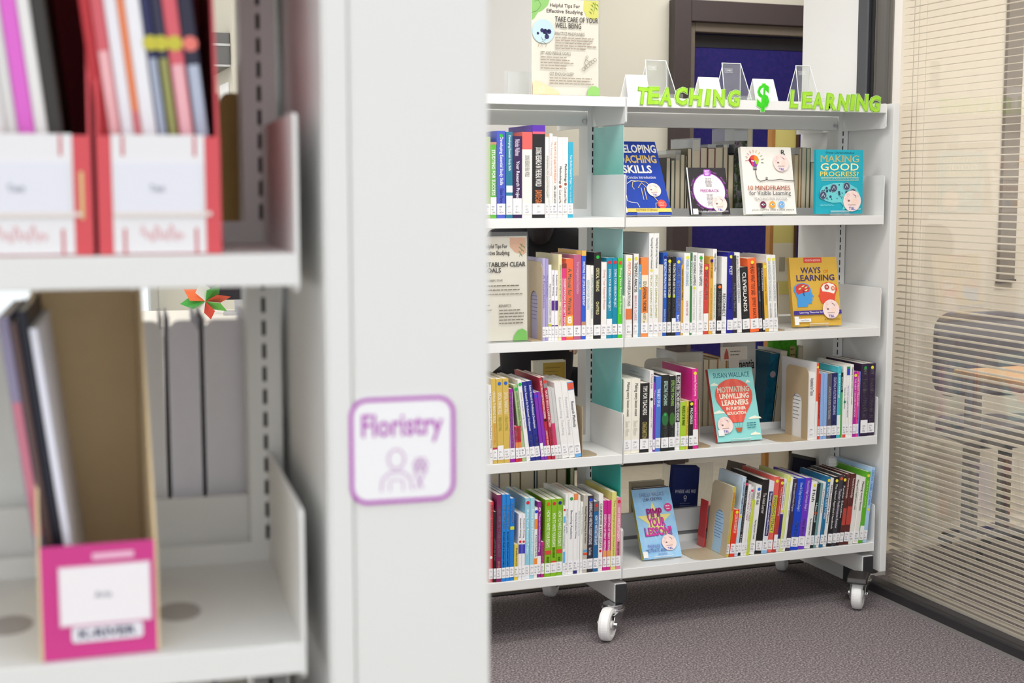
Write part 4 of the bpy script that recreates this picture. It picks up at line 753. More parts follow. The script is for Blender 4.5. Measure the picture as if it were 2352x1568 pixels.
# lines of print on the covers that face the bookends
def side_print(x, y0, y1, z0, z1, n, m, parent):
    b = MB()
    for i in range(n):
        z = z1-(z1-z0)*i/(n-1); l = (.55+.45*random.random())
        b.add([(x, y1, z-.0008), (x, y1-(y1-y0)*l, z-.0008), (x, y1-(y1-y0)*l, z+.0008), (x, y1, z+.0008)], [(0,1,2,3)])
    return b.build('cover_print', m, parent)
def find(key, i):
    return [o for o in bpy.data.objects if o.get('group') == GROUPS[key] and f' {ordn(i+1)} from left' in o.get('label', '')][0]
side_print(-.0006, .03, .085, .06, .155, 9, mat('#5a565c', .6), find('G', 0))
side_print(-.0006, .03, .085, .05, .15, 12, mat('#4a6aa8', .6), find('H', 0))
side_print(-.0006, .02, .085, .06, .16, 10, mat('#6f6590', .6), find('B', 0))
side_print(-.0006, .03, .14, .18, .23, 6, mat('#9a9aa2', .6), find('F', 3))
# ------------------------------------------------------------------ bookends
def bookend(x, z, lean, lab, ht=.228, dp=.128, foot=.105, col='#c3ad8b', y0=.006):
    t = thing('bookend', lab, 'bookend', (x, y0, z), (0, R(lean), 0), 'metal bookends')
    m = mat(col, .4, .25, .03, 200)
    r = .02
    outer = [(0, 0)]+arc(r, ht-r, r, 180, 90, 5)+arc(dp-r, ht-r, r, 90, 0, 5)+[(dp, 0)]
    # inverted U plate with an arched opening
    ax0, ax1, ah = dp*.27, dp*.70, ht*.62
    cx = (ax0+ax1)/2; rr = (ax1-ax0)/2
    inner = [(ax1, 0)]+arc(cx, ah-rr, rr, 0, 180, 10)+[(ax0, 0)]
    MB().prism(outer+inner, -.0015, 0, 'x').build('plate', m, t)
    b = MB(); r = min(.03, foot*.5)
    pts = [(0, 0), (0, dp)]+arc(-foot+r, dp-r, r, 90, 180, 5)+arc(-foot+r, r, r, 180, 270, 5)
    b.prism(pts, .0002, .0016, 'z')
    o = b.build('foot', m, t); o.rotation_euler = (0, -R(lean), 0)
    return t
bookend(-.2578, SZ[2]+.0006, 0, 'tan metal bookend beside the middle study poster, second shelf', foot=.036)
bookend(.6415, SZ[3]+.0006, 0, 'tan metal bookend left of the right hand group, third shelf')
bookend(.3575, SZ[4]+.0006, 6.2, 'pale tan metal bookend tilted against the bottom row of the right bay', .222, col='#cdbda0')
def right_bookend(x, z, lab, vis=.06):
    t = thing('bookend', lab, 'bookend', (x, .01, z), (0, 0, 0), 'metal bookends')
    m = mat('#c0ad8e', .4, .25, .03, 200)
    b = MB(); r = .025; pts = [(0, 0)]+arc(vis-r, r, r, -90, 0, 5)+arc(vis-r, .1-r, r, 0, 90, 5)+[(0, .1)]
    b.prism(pts, .0002, .0016, 'z'); b.build('foot', m, t)
    b = MB(); b.box(-.0015, 0, 0, .1, 0, .15); o = b.build('plate', m, t); return t
right_bookend(.2598, SZ[3]+.0006, 'tan bookend foot beside the magenta book, third shelf', .05)
right_bookend(-.127, SZ[3]+.0006, 'tan bookend foot right of the white leaning books, left bay third shelf', .055)
right_bookend(.529, SZ[2]+.0006, 'tan bookend foot right of the last white book, second shelf of right bay', .035)

# ------------------------------------------------------------------ books shown face out on clear stands
class Face:
    """flat print on the front cover of a face-out book; u, v run 0..1 from the lower left corner"""
    def __init__(s, name, label, x, y, z, w_, h_, lean, yaw, cov, tk=.014, cat='book', group='face-out books on clear stands'):
        s.t = thing(name, label, cat, (x, y, z), (R(-lean), 0, R(yaw)), group); s.w = w_; s.h = h_; s.l = 1; s.tk = tk
        c = .0009
        b = MB(); b.box(0, w_, 0, c, 0, h_).box(0, w_, tk-c, tk, 0, h_).box(0, c, c, tk-c, 0, h_); b.build('cover', cov, s.t)
        MB().box(c, w_-.002, c, tk-c, .001, h_-.001).build('page_block', PAGES, s.t)
    def y(s, up=1): s.l += up; return -.00025*s.l
    def rect(s, n, u0, u1, v0, v1, h, r=.4): return MB().rect(u0*s.w, u1*s.w, v0*s.h, v1*s.h, s.y()).build(n, mat(h, r), s.t)
    def disc(s, n, u, v, r, h, rz=None, seg=28): return MB().disc(u*s.w, v*s.h, r*s.w, s.y(), (rz or r)*s.w, seg).build(n, mat(h, .4), s.t)
    def ring(s, n, u, v, r0, r1, h): return MB().ring(u*s.w, v*s.h, r0*s.w, r1*s.w, s.y()).build(n, mat(h, .4), s.t)
    def poly(s, n, pts, h): return MB().poly([(a*s.w, b*s.h) for a, b in pts], s.y()).build(n, mat(h, .4), s.t)
    def stroke(s, n, pts, wd, h, closed=False): return MB().stroke([(a*s.w, b*s.h) for a, b in pts], wd*s.w, s.y(), closed).build(n, mat(h, .4), s.t)
    def text(s, n, tx, u0, u1, v0, v1, h, bold=.01, align='c', keep=1.6, lean=0): return put_text(n, tx, u0*s.w, u1*s.w, v0*s.h, v1*s.h, s.y(), mat(h, .5), s.t, bold, False, align, keep, lean=lean)
    def lines(s, n, u0, u1, v0, v1, k, h, thick=.004, ctr=False):
        b = MB(); y = s.y()
        for i in range(k):
            v = v1-(v1-v0)*i/max(1, k-1); l = (u1-u0)*random.uniform(.72, 1.0); a = (u0+u1)/2-l/2 if ctr else u0
            x = a
            while x < a+l-.01:
                e = min(a+l, x+random.uniform(.03, .09)); b.rect(x*s.w, e*s.w, (v-thick/2)*s.h, (v+thick/2)*s.h, y); x = e+.012
        return b.build(n, mat(h, .5), s.t)
    def sticker(s, u, v, r=.15):
        p = MB().disc(u*s.w, v*s.h, r*s.w, s.y()).build('round_sticker', mat('#f3dcd6', .4), s.t)
        y = s.y(); q = r*s.w; cx, cz = u*s.w, v*s.h
        b = MB()
        for a, d, rr in ((-.45, .55, .16), (-.62, .2, .13), (.1, .7, .1), (.62, .45, .1)): b.ring(cx+a*q, cz+d*q, rr*q*.7, rr*q, y, 14)
        b.build('ring_pattern', mat('#eeb6ac', .5), p)
        b = MB().disc(cx+.3*q, cz-.05*q, .3*q, y-.0001).build('blush_pattern', mat('#f5d6c6', .5), p)
        b = MB(); b.disc(cx-.38*q, cz+.02*q, .14*q, y-.0002, .1*q, 12); b.stroke([(cx+.15*q, cz+.6*q), (cx+.38*q, cz+.5*q), (cx+.42*q, cz+.3*q)], .07*q, y-.0002); b.stroke([(cx-.45*q+.07*q*i, cz-.42*q+(.09*q if i % 2 else 0)) for i in range(13)], .045*q, y-.0002)
        b.build('line_pattern', mat('#8a6a66', .5), p)
        put_text('sticker_lettering', 'T&L', cx-.36*q, cx+.36*q, cz-.86*q, cz-.58*q, y-.0003, mat('#5a64b8', .5), p, .02)
def stand(f, label, ht=.09, wd=.07):
    """clear easel under a face-out book: front lip, tray and sloping back"""
    x = f.t.location.x+f.w/2-wd/2; y = f.t.location.y; z = f.t.location.z-.0045
    lean = -f.t.rotation_euler.x; tk = f.tk
    t = thing('book_stand', label, 'book stand', (x, y, z-.0003), (0, 0, f.t.rotation_euler.z), 'clear stands under face-out books')
    MB().box(0, wd, -.006, tk+.04, 0, .0022).build('tray', ACRYL, t)
    b = MB(); b.box(0, wd, -.0068, -.0045, 0, .013); b.build('lip', ACRYL, t)
    e = MB(); e.tube([(0, -.0057, .013), (wd, -.0057, .013)], .0009, 5); e.build('polished_edge', mat('#f2f4f4', .25), t)
    dy = math.tan(lean)*ht; o = tk/math.cos(lean)+.003
    q = [(.004, o, .002), (wd-.004, o, .002), (wd-.004, o+dy, ht), (.004, o+dy, ht)]
    MB().add(q+[(a, b_+.0022, c) for a, b_, c in q], [(0,1,2,3),(7,6,5,4),(0,4,5,1),(1,5,6,2),(2,6,7,3),(3,7,4,0)]).build('back', ACRYL, t)
    q = [(.004, o+dy+.05, .0022), (wd-.004, o+dy+.05, .0022)]
    MB().add([(.004, o+dy+.001, ht), (wd-.004, o+dy+.001, ht), (wd-.004, min(.2-y, o+dy+.06), .0022), (.004, min(.2-y, o+dy+.06), .0022)], [(0,1,2,3)]).build('strut', ACRYL, t)
Z1, Z2, Z3, Z4 = [SZ[i]+.006 for i in (1, 2, 3, 4)]
# coaching skills
f = Face('display_book', 'blue face-out book with linked heads drawing, first shelf right bay', .008, .042, Z1, .167, .252, 29, 0, mat('#2244a8', .35))
f.text('title', 'DEVELOPING', .02, .98, .84, .955, '#f2efe4', .03); f.text('title', 'COACHING', .06, .94, .70, .81, '#e0c070', .03); f.text('title', 'SKILLS', .22, .80, .56, .67, '#f2efe4', .03)
f.text('subtitle', 'A Concise Introduction', .2, .84, .485, .525, '#dfe3f2', .006)
f.stroke('head_drawing', [(.22, .42), (.17, .34), (.13, .27), (.18, .26), (.17, .19), (.24, .17), (.36, .16), (.39, .1)], .012, '#e8e6ea')
f.stroke('head_drawing', [(.24, .42), (.34, .46), (.46, .45)], .012, '#e8e6ea')
f.stroke('head_drawing', [(.36, .34), (.33, .38), (.36, .44), (.46, .455), (.62, .44), (.72, .36), (.71, .25), (.78, .17), (.72, .15), (.70, .08)], .012, '#e6cf86')
f.stroke('arrow_drawing', [(.5, .2), (.5, .36), (.44, .36), (.53, .43), (.62, .36), (.56, .36), (.56, .2)], .012, '#e6cf86')
f.disc('red_roundel', .84, .14, .09, '#e8503f'); f.lines('roundel_text', .78, .9, .12, .165, 4, '#f8d8d0', .004)
f.rect('yellow_strip', 0, 1, .035, .085, '#e6cc6a'); f.text('author', 'DIETMAR STERNAD', .3, .72, .045, .075, '#8a6a24', .004)
f.sticker(.74, .33, .14); f.rect('call_label', .02, .12, .025, .11, '#efeef0'); f.lines('call_number', .035, .11, .04, .1, 4, '#66626a', .007)
stand(f, 'clear stand under the blue face-out book, first shelf')
# feedback
f = Face('display_book', 'small black face-out book with white circle, first shelf right bay', .2445, .0526, Z1, .1347, .1461, 14.8, 0, mat('#211d22', .35), .011)
f.rect('spine_edge', 0, .03, 0, 1, '#e8e6e6')
f.ring('purple_ring', .52, .5, .405, .42, '#a83ac0'); f.disc('white_circle', .52, .5, .40, '#efecec', .40*1.0, 40)
b = MB(); yy = f.y()
v, fc, W_, H_ = glyphs('BEST BEST')
for i in range(9):
    a = R(112+40*i)
    if i in (0,): continue
    cx, cz = .52*f.w+.45*f.w*math.cos(a), .5*f.h+.45*f.w*math.sin(a)
    tx, tz = math.sin(a), -math.cos(a)
    for p in [0]:
        base = [(cx+(q[0]/W_-.5)*.2*f.w*tx+(q[1]/H_-.5)*.03*f.w*math.cos(a), yy, cz+(q[0]/W_-.5)*.2*f.w*tz+(q[1]/H_-.5)*.03*f.w*math.sin(a)) for q in v]
        b.add(base, fc)
b.build('ring_lettering', mat('#c46ad8', .5), f.t)
f.poly('purple_badge', [(p[0], p[1]) for p in rrect(.42, .60, .82, .96, .03)], '#b04cc8'); f.text('badge_lettering', 'BEST', .45, .57, .895, .945, '#f6e4fa', .02); f.text('badge_lettering', 'BEST', .45, .57, .835, .885, '#f6e4fa', .02)
f.lines('author_list', .42, .62, .60, .76, 7, '#6a5a5e', .008, True); f.text('title', 'FEEDBACK', .29, .77, .475, .535, '#b868a8', .01); f.lines('author_list', .42, .62, .2, .42, 9, '#8a787c', .008, True)
f.text('author', 'ISABELLA WALLACE and LEAH KIRKMAN', .08, .94, .045, .085, '#e6e2e6', .006)
f.sticker(.74, .22, .19); f.rect('call_label', .04, .17, .0, .12, '#efeef0')
stand(f, 'clear stand under the small black face-out book', .07)
# mindframes
f = Face('display_book', 'cream face-out book with colourful light bulb, first shelf right bay', .4284, .0431, Z1, .1785, .2101, 11.7, 0, mat('#efece4', .35), .016)
f.poly('light_bulb', [(.13+.0, .80)]+[(.245+.095*math.cos(R(a)), .80+.08*math.sin(R(a))) for a in range(0, 181, 20)]+[(.17, .755), (.20, .71), (.29, .71), (.32, .755)], '#d83a6a')
f.poly('bulb_facet', [(.245, .80), (.245, .88), (.31, .86), (.34, .80)], '#f08a28'); f.poly('bulb_facet', [(.245, .80), (.34, .80), (.32, .755), (.28, .74)], '#a8c838'); f.poly('bulb_facet', [(.245, .80), (.28, .74), (.29, .71), (.22, .71)], '#7a48b0'); f.poly('bulb_facet', [(.16, .83), (.20, .87), (.245, .88), (.245, .80)], '#e04a3a')
f.rect('bulb_base', .21, .28, .655, .705, '#4a4650'); f.rect('bulb_thread', .21, .28, .685, .691, '#d8d4d8'); f.rect('bulb_thread', .21, .28, .668, .674, '#d8d4d8')
for i, a in enumerate(range(-15, 200, 22)):
    c_, s_ = math.cos(R(a)), math.sin(R(a)); f.stroke('ray_mark', [(.245+.135*c_, .80+.115*s_), (.245+.185*c_, .80+.155*s_)], .01, ['#4a5a48', '#5a7a4a', '#8aa84a', '#c8b04a', '#d8a05a', '#d08a6a', '#c8806a', '#c07a70', '#b86a60', '#a85a50'][i])
pts = [(.245, .655), (.245, .58), (.26, .52), (.32, .485), (.40, .495), (.46, .515), (.465, .54), (.44, .545), (.435, .52), (.48, .50), (.58, .50), (.72, .515), (.84, .495), (1.0, .49)]
f.stroke('wire_drawing', pts, .012, '#3a3436')
f.text('publisher_mark', 'R', .78, .86, .88, .955, '#2a2628', .01); f.sticker(.76, .76, .155)
f.text('title', '10 MINDFRAMES', .07, .90, .35, .42, '#d87a50', .004); f.text('title', 'for Visible Learning', .08, .90, .26, .34, '#4a4a58', .004); f.text('subtitle', 'TEACHING FOR SUCCESS', .16, .82, .20, .24, '#8a8688', .0)
for u, h in ((.33, '#6a1f4a'), (.51, '#e8a23a'), (.69, '#7ab0e4')):
    f.disc('roundel', u, .135, .06, h); f.poly('roundel_eye', [(u-.045, .135), (u, .155), (u+.045, .135), (u, .118)], '#e6e2dc'); f.disc('roundel_pupil', u+.005, .137, .016, '#5a8a9a')
f.text('author', 'JOHN HATTIE AND KLAUS ZIERER', .09, .93, .035, .065, '#4a4648', .004)
stand(f, 'clear stand under the cream light bulb book')
# making good progress
f = Face('display_book', 'turquoise face-out book with large cream lettering, first shelf right bay', .6665, .0296, Z1, .1725, .1985, 1, 0, mat('#1aa8bc', .35), .013)
f.text('author', 'Daisy Christodoulou', .2, .8, .93, .97, '#123a48', .002)
f.text('title', 'MAKING', .09, .90, .805, .915, '#f3ecb8', .01); f.text('title', 'GOOD', .09, .90, .675, .79, '#f3ecb8', .01); f.text('title', 'PROGRESS?', .08, .90, .585, .66, '#ead86a', .01)
f.rect('rule', .1, .9, .565, .57, '#e6e6b0'); f.text('subtitle', 'The future of Assessment for Learning', .1, .9, .532, .558, '#e2ecc0', .0); f.rect('rule', .1, .9, .52, .525, '#e6e6b0')
f.poly('brain_shape', [(.08, .36), (.14, .43), (.26, .455), (.36, .48), (.55, .485), (.72, .46), (.86, .40), (.92, .32), (.90, .22), (.80, .17), (.70, .16), (.66, .08), (.56, .06), (.58, .12), (.52, .18), (.36, .17), (.2, .2), (.1, .27)], '#6fd0d4')
random.seed(11)
for i in range(34):
    a, r_ = random.uniform(0, 6.28), random.random()**.5; f.disc('dot_mark', .5+.38*r_*math.cos(a), .32+.15*r_*math.sin(a), random.choice((.008, .011, .015, .026)), '#2c4a66', seg=10); f.l -= 1
for u, v in ((.37, .40), (.64, .43), (.14, .29), (.77, .33)):
    f.disc('icon_roundel', u, v, .075, '#3f4a6a'); f.ring('icon_rim', u, v, .066, .071, '#b8d8dc'); f.stroke('icon', [(u-.03, v-.02), (u, v+.03), (u+.03, v-.02)], .012, '#e8f0f0')
f.lines('small_print', .08, .42, .13, .15, 2, '#8ad8de', .006); f.text('publisher', 'OXFORD', .72, .94, .06, .085, '#d8f0f0', .004); f.sticker(.75, .2, .19)
stand(f, 'clear stand under the turquoise face-out book')
# ways of learning
f = Face('display_book', 'mustard face-out book with blue and red heads, second shelf right bay', .6172, .0583, Z2, .1755, .2190, 10.6, 0, mat('#d9ae46', .35), .015)
f.rect('red_tab', .30, .68, .92, .995, '#d8483a'); f.text('tab_lettering', 'FOURTH EDITION', .33, .65, .94, .97, '#f6dcd4', .01)
f.text('title', 'WAYS', .22, .64, .765, .855, '#3f3466', .02); f.text('title', 'OF', .70, .80, .765, .815, '#e07a20', .012); f.text('title', 'LEARNING', .12, .92, .655, .745, '#3f3466', .02)
def head(nm, mx, col, hair, hcol):
    g = lambda u: u if not mx else 1-u
    f.poly(nm, [(g(a), b_) for a, b_ in [(.10, .28), (.11, .38), (.08, .46), (.04, .52), (.06, .58), (.14, .62), (.26, .63), (.36, .60), (.40, .54), (.42, .47), (.455, .43), (.42, .415), (.425, .37), (.40, .355), (.40, .325), (.33, .325), (.31, .28)]], col)
    f.poly(nm+'_brain', [(g(a), b_) for a, b_ in [(.09, .50), (.12, .46), (.2, .48), (.28, .49), (.36, .50), (.38, .55), (.33, .60), (.22, .62), (.12, .60), (.08, .56)]], hcol)
head('blue_head', False, '#4a9ada', None, '#d2403e'); head('red_head', True, '#e4523a', None, '#f4efe6')
for u, v in ((.17, .545), (.24, .58), (.30, .56), (.30, .52)): f.poly('leaf_mark', [(u-.04, v-.008), (u, v+.014), (u+.04, v+.012), (u, v-.012)], '#d8e08a')
f.stroke('stalk', [(.23, .53), (.25, .50), (.24, .47), (.26, .44)], .014, '#2a4a7a')
for u, v, r_, h in ((.735, .56, .055, '#b8322c'), (.86, .54, .045, '#e8743c')):
    f.poly('gear', [(u+(r_ if i % 2 else r_*.75)*math.cos(i*math.pi/10), v+(r_ if i % 2 else r_*.75)*math.sin(i*math.pi/10)*f.w/f.h) for i in range(20)], h); f.disc('gear_hole', u, v, r_*.4, '#f4efe6'); f.disc('gear_hub', u, v, r_*.22, h)
f.rect('purple_strip', 0, 1, .165, .225, '#43328a'); f.text('strip_lettering', 'Learning Theories for the Classroom', .12, .95, .178, .212, '#f0ecf8', .008)
f.sticker(.78, .235, .175); f.rect('white_label', 0, .09, .02, .145, '#efeeec'); f.rect('white_label', .09, .34, .06, .11, '#efeeec'); f.text('label_lettering', 'David Fulton', .12, .3, .072, .098, '#8a8888', .004); f.text('author', 'ALAN PRITCHARD', .62, .96, .075, .105, '#6a5428', .004)
stand(f, 'clear stand under the mustard face-out book')
# motivating unwilling learners
f = Face('display_book', 'pale turquoise face-out book with red hot air balloon, third shelf right bay', .3466, .0481, Z3, .1577, .2314, 18.7, 0, mat('#8fd6d2', .35), .014)
MB().add([(-.0004, 0, 0), (-.0004, .014, 0), (-.0004, .014, f.h), (-.0004, 0, f.h)], [(0,1,2,3)]).build('spine_print', mat('#c8443c', .4), f.t)
f.text('author', 'SUSAN WALLACE', .1, .92, .87, .94, '#2c6a7c', .004)
for u, v, s_ in ((.1, .78, .09), (.86, .80, .05), (.12, .40, .13), (.9, .30, .15), (.86, .08, .12)):
    f.poly('cloud', [(u-s_, v-.015), (u+s_, v-.015), (u+s_*.8, v+.01), (u+s_*.35, v+.014), (u+.1*s_, v+.032), (u-s_*.35, v+.02), (u-s_*.8, v+.008)], '#eef0dc')
bal = lambda k: [(.5+k*.42*math.cos(R(a)), .62+.23*math.sin(R(a))) for a in range(0, 181, 12)]+[(.5-k*.40, .55), (.5-k*.31, .45), (.5-k*.2, .35), (.5-k*.13, .25), (.5+k*.13, .25), (.5+k*.2, .35), (.5+k*.31, .45), (.5+k*.40, .55)]
f.poly('balloon', bal(1), '#e05a4c'); f.poly('balloon_gore', bal(.62), '#e86858'); f.poly('balloon_gore', bal(.24), '#e05a4c')
for tx, u0, u1, v0, v1 in (('MOTIVATING', .14, .86, .665, .745), ('UNWILLING', .17, .83, .575, .65), ('LEARNERS', .2, .80, .485, .56), ('IN FURTHER', .28, .72, .42, .465), ('EDUCATION', .29, .71, .355, .40)): f.text('title', tx, u0, u1, v0, v1, '#f6efdc', .03)
for a in (-.1, -.03, .03, .1): f.stroke('balloon_rope', [(.5+a, .25), (.5+a*.6, .175)], .005, '#5a6a68')
f.poly('basket', [(.42, .175), (.58, .175), (.545, .12), (.455, .12)], '#b8623c')
f.lines('side_lettering', .66, .92, .17, .23, 3, '#2c7a86', .012, True)
f.sticker(.2, .22, .17); f.rect('call_label', .02, .15, .08, .16, '#efeeec')
stand(f, 'clear stand under the hot air balloon book')
# pimp your lesson
f = Face('display_book', 'light blue face-out book with yellow star, bottom shelf right bay', .0979, .0528, Z4, .1322, .2197, 25, 0, ramp_noise('starburst', [(.3, '#7ab4e2'), (.5, '#9ccaec'), (.7, '#b8d8f2')], 9, .35), .013)
MB().add([(-.0004, 0, 0), (-.0004, .013, 0), (-.0004, .013, f.h), (-.0004, 0, f.h)], [(0,1,2,3)]).build('spine_print', mat('#b9b44a', .4), f.t)
f.text('author', 'ISABELLA WALLACE', .18, .82, .885, .94, '#7a8cb8', .01); f.text('author', 'LEAH KIRKMAN', .26, .74, .82, .87, '#7a8cb8', .01)
st = []
for i in range(10):
    a = R(90+36*i); r_ = .46 if i % 2 == 0 else .19; st.append((.47+r_*math.cos(a), .53+r_*math.sin(a)*f.w/f.h*1.0))
f.poly('star', st, '#ece08a')
for tx, u0, u1, v0, v1 in (('PIMP', .29, .68, .59, .71), ('YOUR', .29, .71, .455, .575), ('LESSON!', .16, .84, .32, .44)):
    f.text('title_edge', tx, u0-.012, u1+.012, v0-.006, v1+.006, '#5a3a9a', .05); f.text('title', tx, u0, u1, v0, v1, '#d83a9a', .03)
f.disc('pink_roundel', .86, .71, .1, '#d8408a'); f.lines('roundel_lettering', .79, .93, .69, .73, 2, '#f6d8e8', .014, True)
f.text('subtitle', 'PREPARE TO', .16, .62, .15, .2, '#7a8cc8', .01); f.text('subtitle', 'MOTIVATE AND', .1, .62, .09, .14, '#7a8cc8', .01); f.text('subtitle', 'NEW EDITION', .4, .62, .045, .07, '#6a7cb8', .004)
f.sticker(.72, .21, .19); f.rect('call_label', .0, .12, .02, .11, '#efeeec')
stand(f, 'clear stand under the light blue star book')
# ------------------------------------------------------------------ study tips posters in acrylic holders
def poster(x, y, z, w_, h_, lab, top):
    f = Face('study_poster', lab, x, y, z+.003, w_, h_, 1.0, 0, mat('#eae1d2', .5), .0035, 'poster', 'study tips posters in clear holders')
    t = f.t
    b = MB(); b.box(-.004, w_+.004, -.0035, -.0015+-.0005, -.002, h_+.004); b.build('front_sheet', clear('poster_acrylic', '#fbfcfc', 1.3, .05), t)
    MB().box(-.004, w_+.004, .0045, .0065, -.002, h_+.012).build('rear_sheet', ACRYL, t)
    MB().box(-.004, w_+.004, -.03, .05, -.003, -.001).build('base', ACRYL, t)
    f.l = 0
    if top:
        f.poly('green_blob', [(0, 1), (.27, 1), (.24, .93), (.16, .875), (.09, .85), (.04, .79), (0, .77)], '#8fc46a'); f.stroke('blob_line', [(.0, .85), (.08, .87), (.14, .93), (.1, .98), (.04, .965)], .008, '#5a8a3a')
        f.poly('yellow_blob', [(.78, 1), (1, 1), (1, .83), (.93, .80), (.82, .83), (.77, .90)], '#dcd66a')
        f.text('heading', 'Helpful Tips For', .27, .72, .905, .955, '#4a3a34', .006); f.text('heading', 'Effective Studying', .22, .76, .845, .895, '#4a3a34', .006)
        f.stroke('sprig_stem', [(.92, .86), (.94, .92), (.955, .99)], .006, '#7a9a2c')
        for i, (u, v) in enumerate(((.9, .90), (.97, .915), (.91, .94), (.985, .95), (.88, .87), (.93, .965))): f.poly('sprig_leaf', [(u-.03, v+.02), (u+.008, v-.005), (u+.02, v-.015), (u, v+.015)], '#7a9a2c')
        f.disc('blue_circle', .165, .66, .165, '#bcd4da')
        f.l += 0
        random.seed(5)
        for i in range(9): f.disc('flower_mark', .17+random.uniform(-.09, .09), .63+random.uniform(-.03, .05), random.choice((.02, .03, .036)), '#23205a', seg=7); f.l -= 1
        f.stroke('figure_drawing', [(.14, .60), (.15, .57), (.19, .57), (.2, .60)], .006, '#3a3a5a'); f.stroke('figure_drawing', [(.09, .50), (.1, .535), (.16, .555), (.21, .53), (.2, .50)], .006, '#8a7a4a'); f.stroke('figure_drawing', [(.12, .50), (.14, .52), (.16, .50)], .005, '#8a7a4a')
        f.text('subheading', 'TAKE CARE OF YOUR', .34, .99, .765, .82, '#33302c', .012, 'l'); f.text('subheading', 'WELL BEING', .34, .73, .70, .755, '#33302c', .012, 'l')
        f.text('small_heading', 'PRACTICE MINDFULNESS', .34, .78, .625, .66, '#6a6054', .0, 'l'); f.lines('body_text', .34, .99, .49, .60, 5, '#9a8c7c', .010)
        f.text('small_heading', 'SET AND PERSUE GOALS', .12, .57, .42, .455, '#6a6054', .0, 'l'); f.lines('body_text', .12, .62, .28, .395, 5, '#9a8c7c', .010)
        f.stroke('stepping_figure', [(.80, .39), (.78, .35), (.80, .31), (.78, .27)], .008, '#8a8474'); f.stroke('stepping_figure', [(.80, .39), (.84, .36), (.88, .37)], .008, '#8a8474'); f.ring('stepping_head', .815, .41, .012, .018, '#8a8474')
        for i in range(6): f.ring('stepping_stone', .76+.035*i, .28+.02*i, .02, .026, '#8a8474'); f.l -= 1
        f.text('small_heading', 'GET ENOUGH SLEEP', .25, .61, .205, .24, '#6a6054', .0, 'l'); f.lines('body_text', .25, .92, .125, .18, 3, '#9a8c7c', .010)
        f.poly('peach_blob', [(0, 0), (.39, 0), (.39, .03), (.34, .06), (.22, .095), (.1, .135), (.04, .145), (0, .13)], '#eec8a0')
        for r_ in (.02, .035, .05): f.ring('peach_swirl', .13, .06, r_-.004, r_, '#f6e2c6'); f.l -= 1
        f.poly('green_blob', [(.81, 0), (1, 0), (1, .085), (.94, .105), (.87, .1), (.83, .07)], '#8cc068')
    else:
        f.poly('peach_blob', [(.69, .985), (.985, .985), (.985, .84), (.93, .82), (.78, .845), (.69, .90)], '#dfae90')
        f.stroke('sprig_stem', [(.86, .80), (.9, .86), (.92, .93)], .006, '#6a8a5a')
        for u, v in ((.87, .84), (.93, .855), (.88, .88), (.95, .89), (.9, .91), (.9, .815)): f.poly('sprig_leaf', [(u-.03, v+.018), (u+.008, v-.005), (u+.02, v-.012), (u, v+.014)], '#6a9a5a')
        f.text('heading', 'Helpful Tips For', .22, .64, .875, .925, '#3a302c', .012); f.text('heading', 'Effective Studying', .18, .68, .81, .865, '#3a302c', .012)
        f.text('subheading', 'ESTABLISH CLEAR', .2, .97, .71, .755, '#33302c', .016, 'l'); f.text('subheading', 'GOALS', .2, .52, .655, .70, '#33302c', .016, 'l')
        f.text('small_heading', 'OBJECTIVE', .28, .55, .565, .59, '#5a5048', .004, 'l'); f.lines('body_text', .2, .92, .45, .53, 3, '#7c7064', .010)
        f.text('small_heading', 'BENEFITS', .48, .70, .325, .35, '#5a5048', .004, 'l'); f.lines('body_text', .48, .95, .17, .295, 5, '#7c7064', .010); f.lines('body_text', .1, .4, .3, .345, 2, '#7c7064', .010)
        f.poly('green_blob', [(.73, .0), (.985, .0), (.985, .085), (.9, .115), (.82, .1), (.76, .06)], '#74b45a')
    return f
poster(-.2735, .05, SZ[0], .2075, .272, 'upright study tips poster in a clear holder on the top shelf', True)
f = poster(-.463, .03, SZ[2], .168, .300, 'upright study tips poster in a clear holder on the second shelf', False)
# ------------------------------------------------------------------ leaflets and odds and ends
t = thing('leaflet_holder', 'clear acrylic leaflet holder on a grey base, bottom shelf of the right bay', 'leaflet holder', (.318, .33, SZ[4]+.001))
MB().box(0, .19, .034, .0365, .066, .222).build('rear_sheet', ACRYL, t); MB().box(0, .19, 0, .0025, .066, .09).build('front_sheet', ACRYL, t); MB().box(0, .19, 0, .0365, 0, .066).build('base', mat('#b9b8b8', .4), t)
put_text('base_lettering', 'DEFLECTO', .115, .17, .052, .061, -.0005, mat('#4a484c', .5), t, .01)
for i in range(4):
    f = Face('leaflet', f'navy "where are we" leaflet, {["front","second","third","rearmost"][i]} of the stack in the clear holder', .340-.003*i, .341+.0045*i, SZ[4]+.07, .096, .150+.003*i, 1.5, 0, mat('#23306e', .45), .0025, 'leaflet', 'navy leaflets in the clear holder')
    f.t.rotation_euler.y = R(4+i*.5)
    if i == 0:
        f.text('heading', 'WHERE ARE WE?', .08, .9, .43, .51, '#e6e8f0', .012, lean=.1); f.ring('map_pin', .5, .34, .035, .06, '#e6e8f0'); f.stroke('map_pin_tip', [(.45, .32), (.5, .24), (.55, .32)], .02, '#e6e8f0'); f.lines('address', .28, .72, .05, .2, 4, '#a8b0cc', .008, True); f.rect('white_foot', 0, .2, 0, .03, '#e4e4e8')
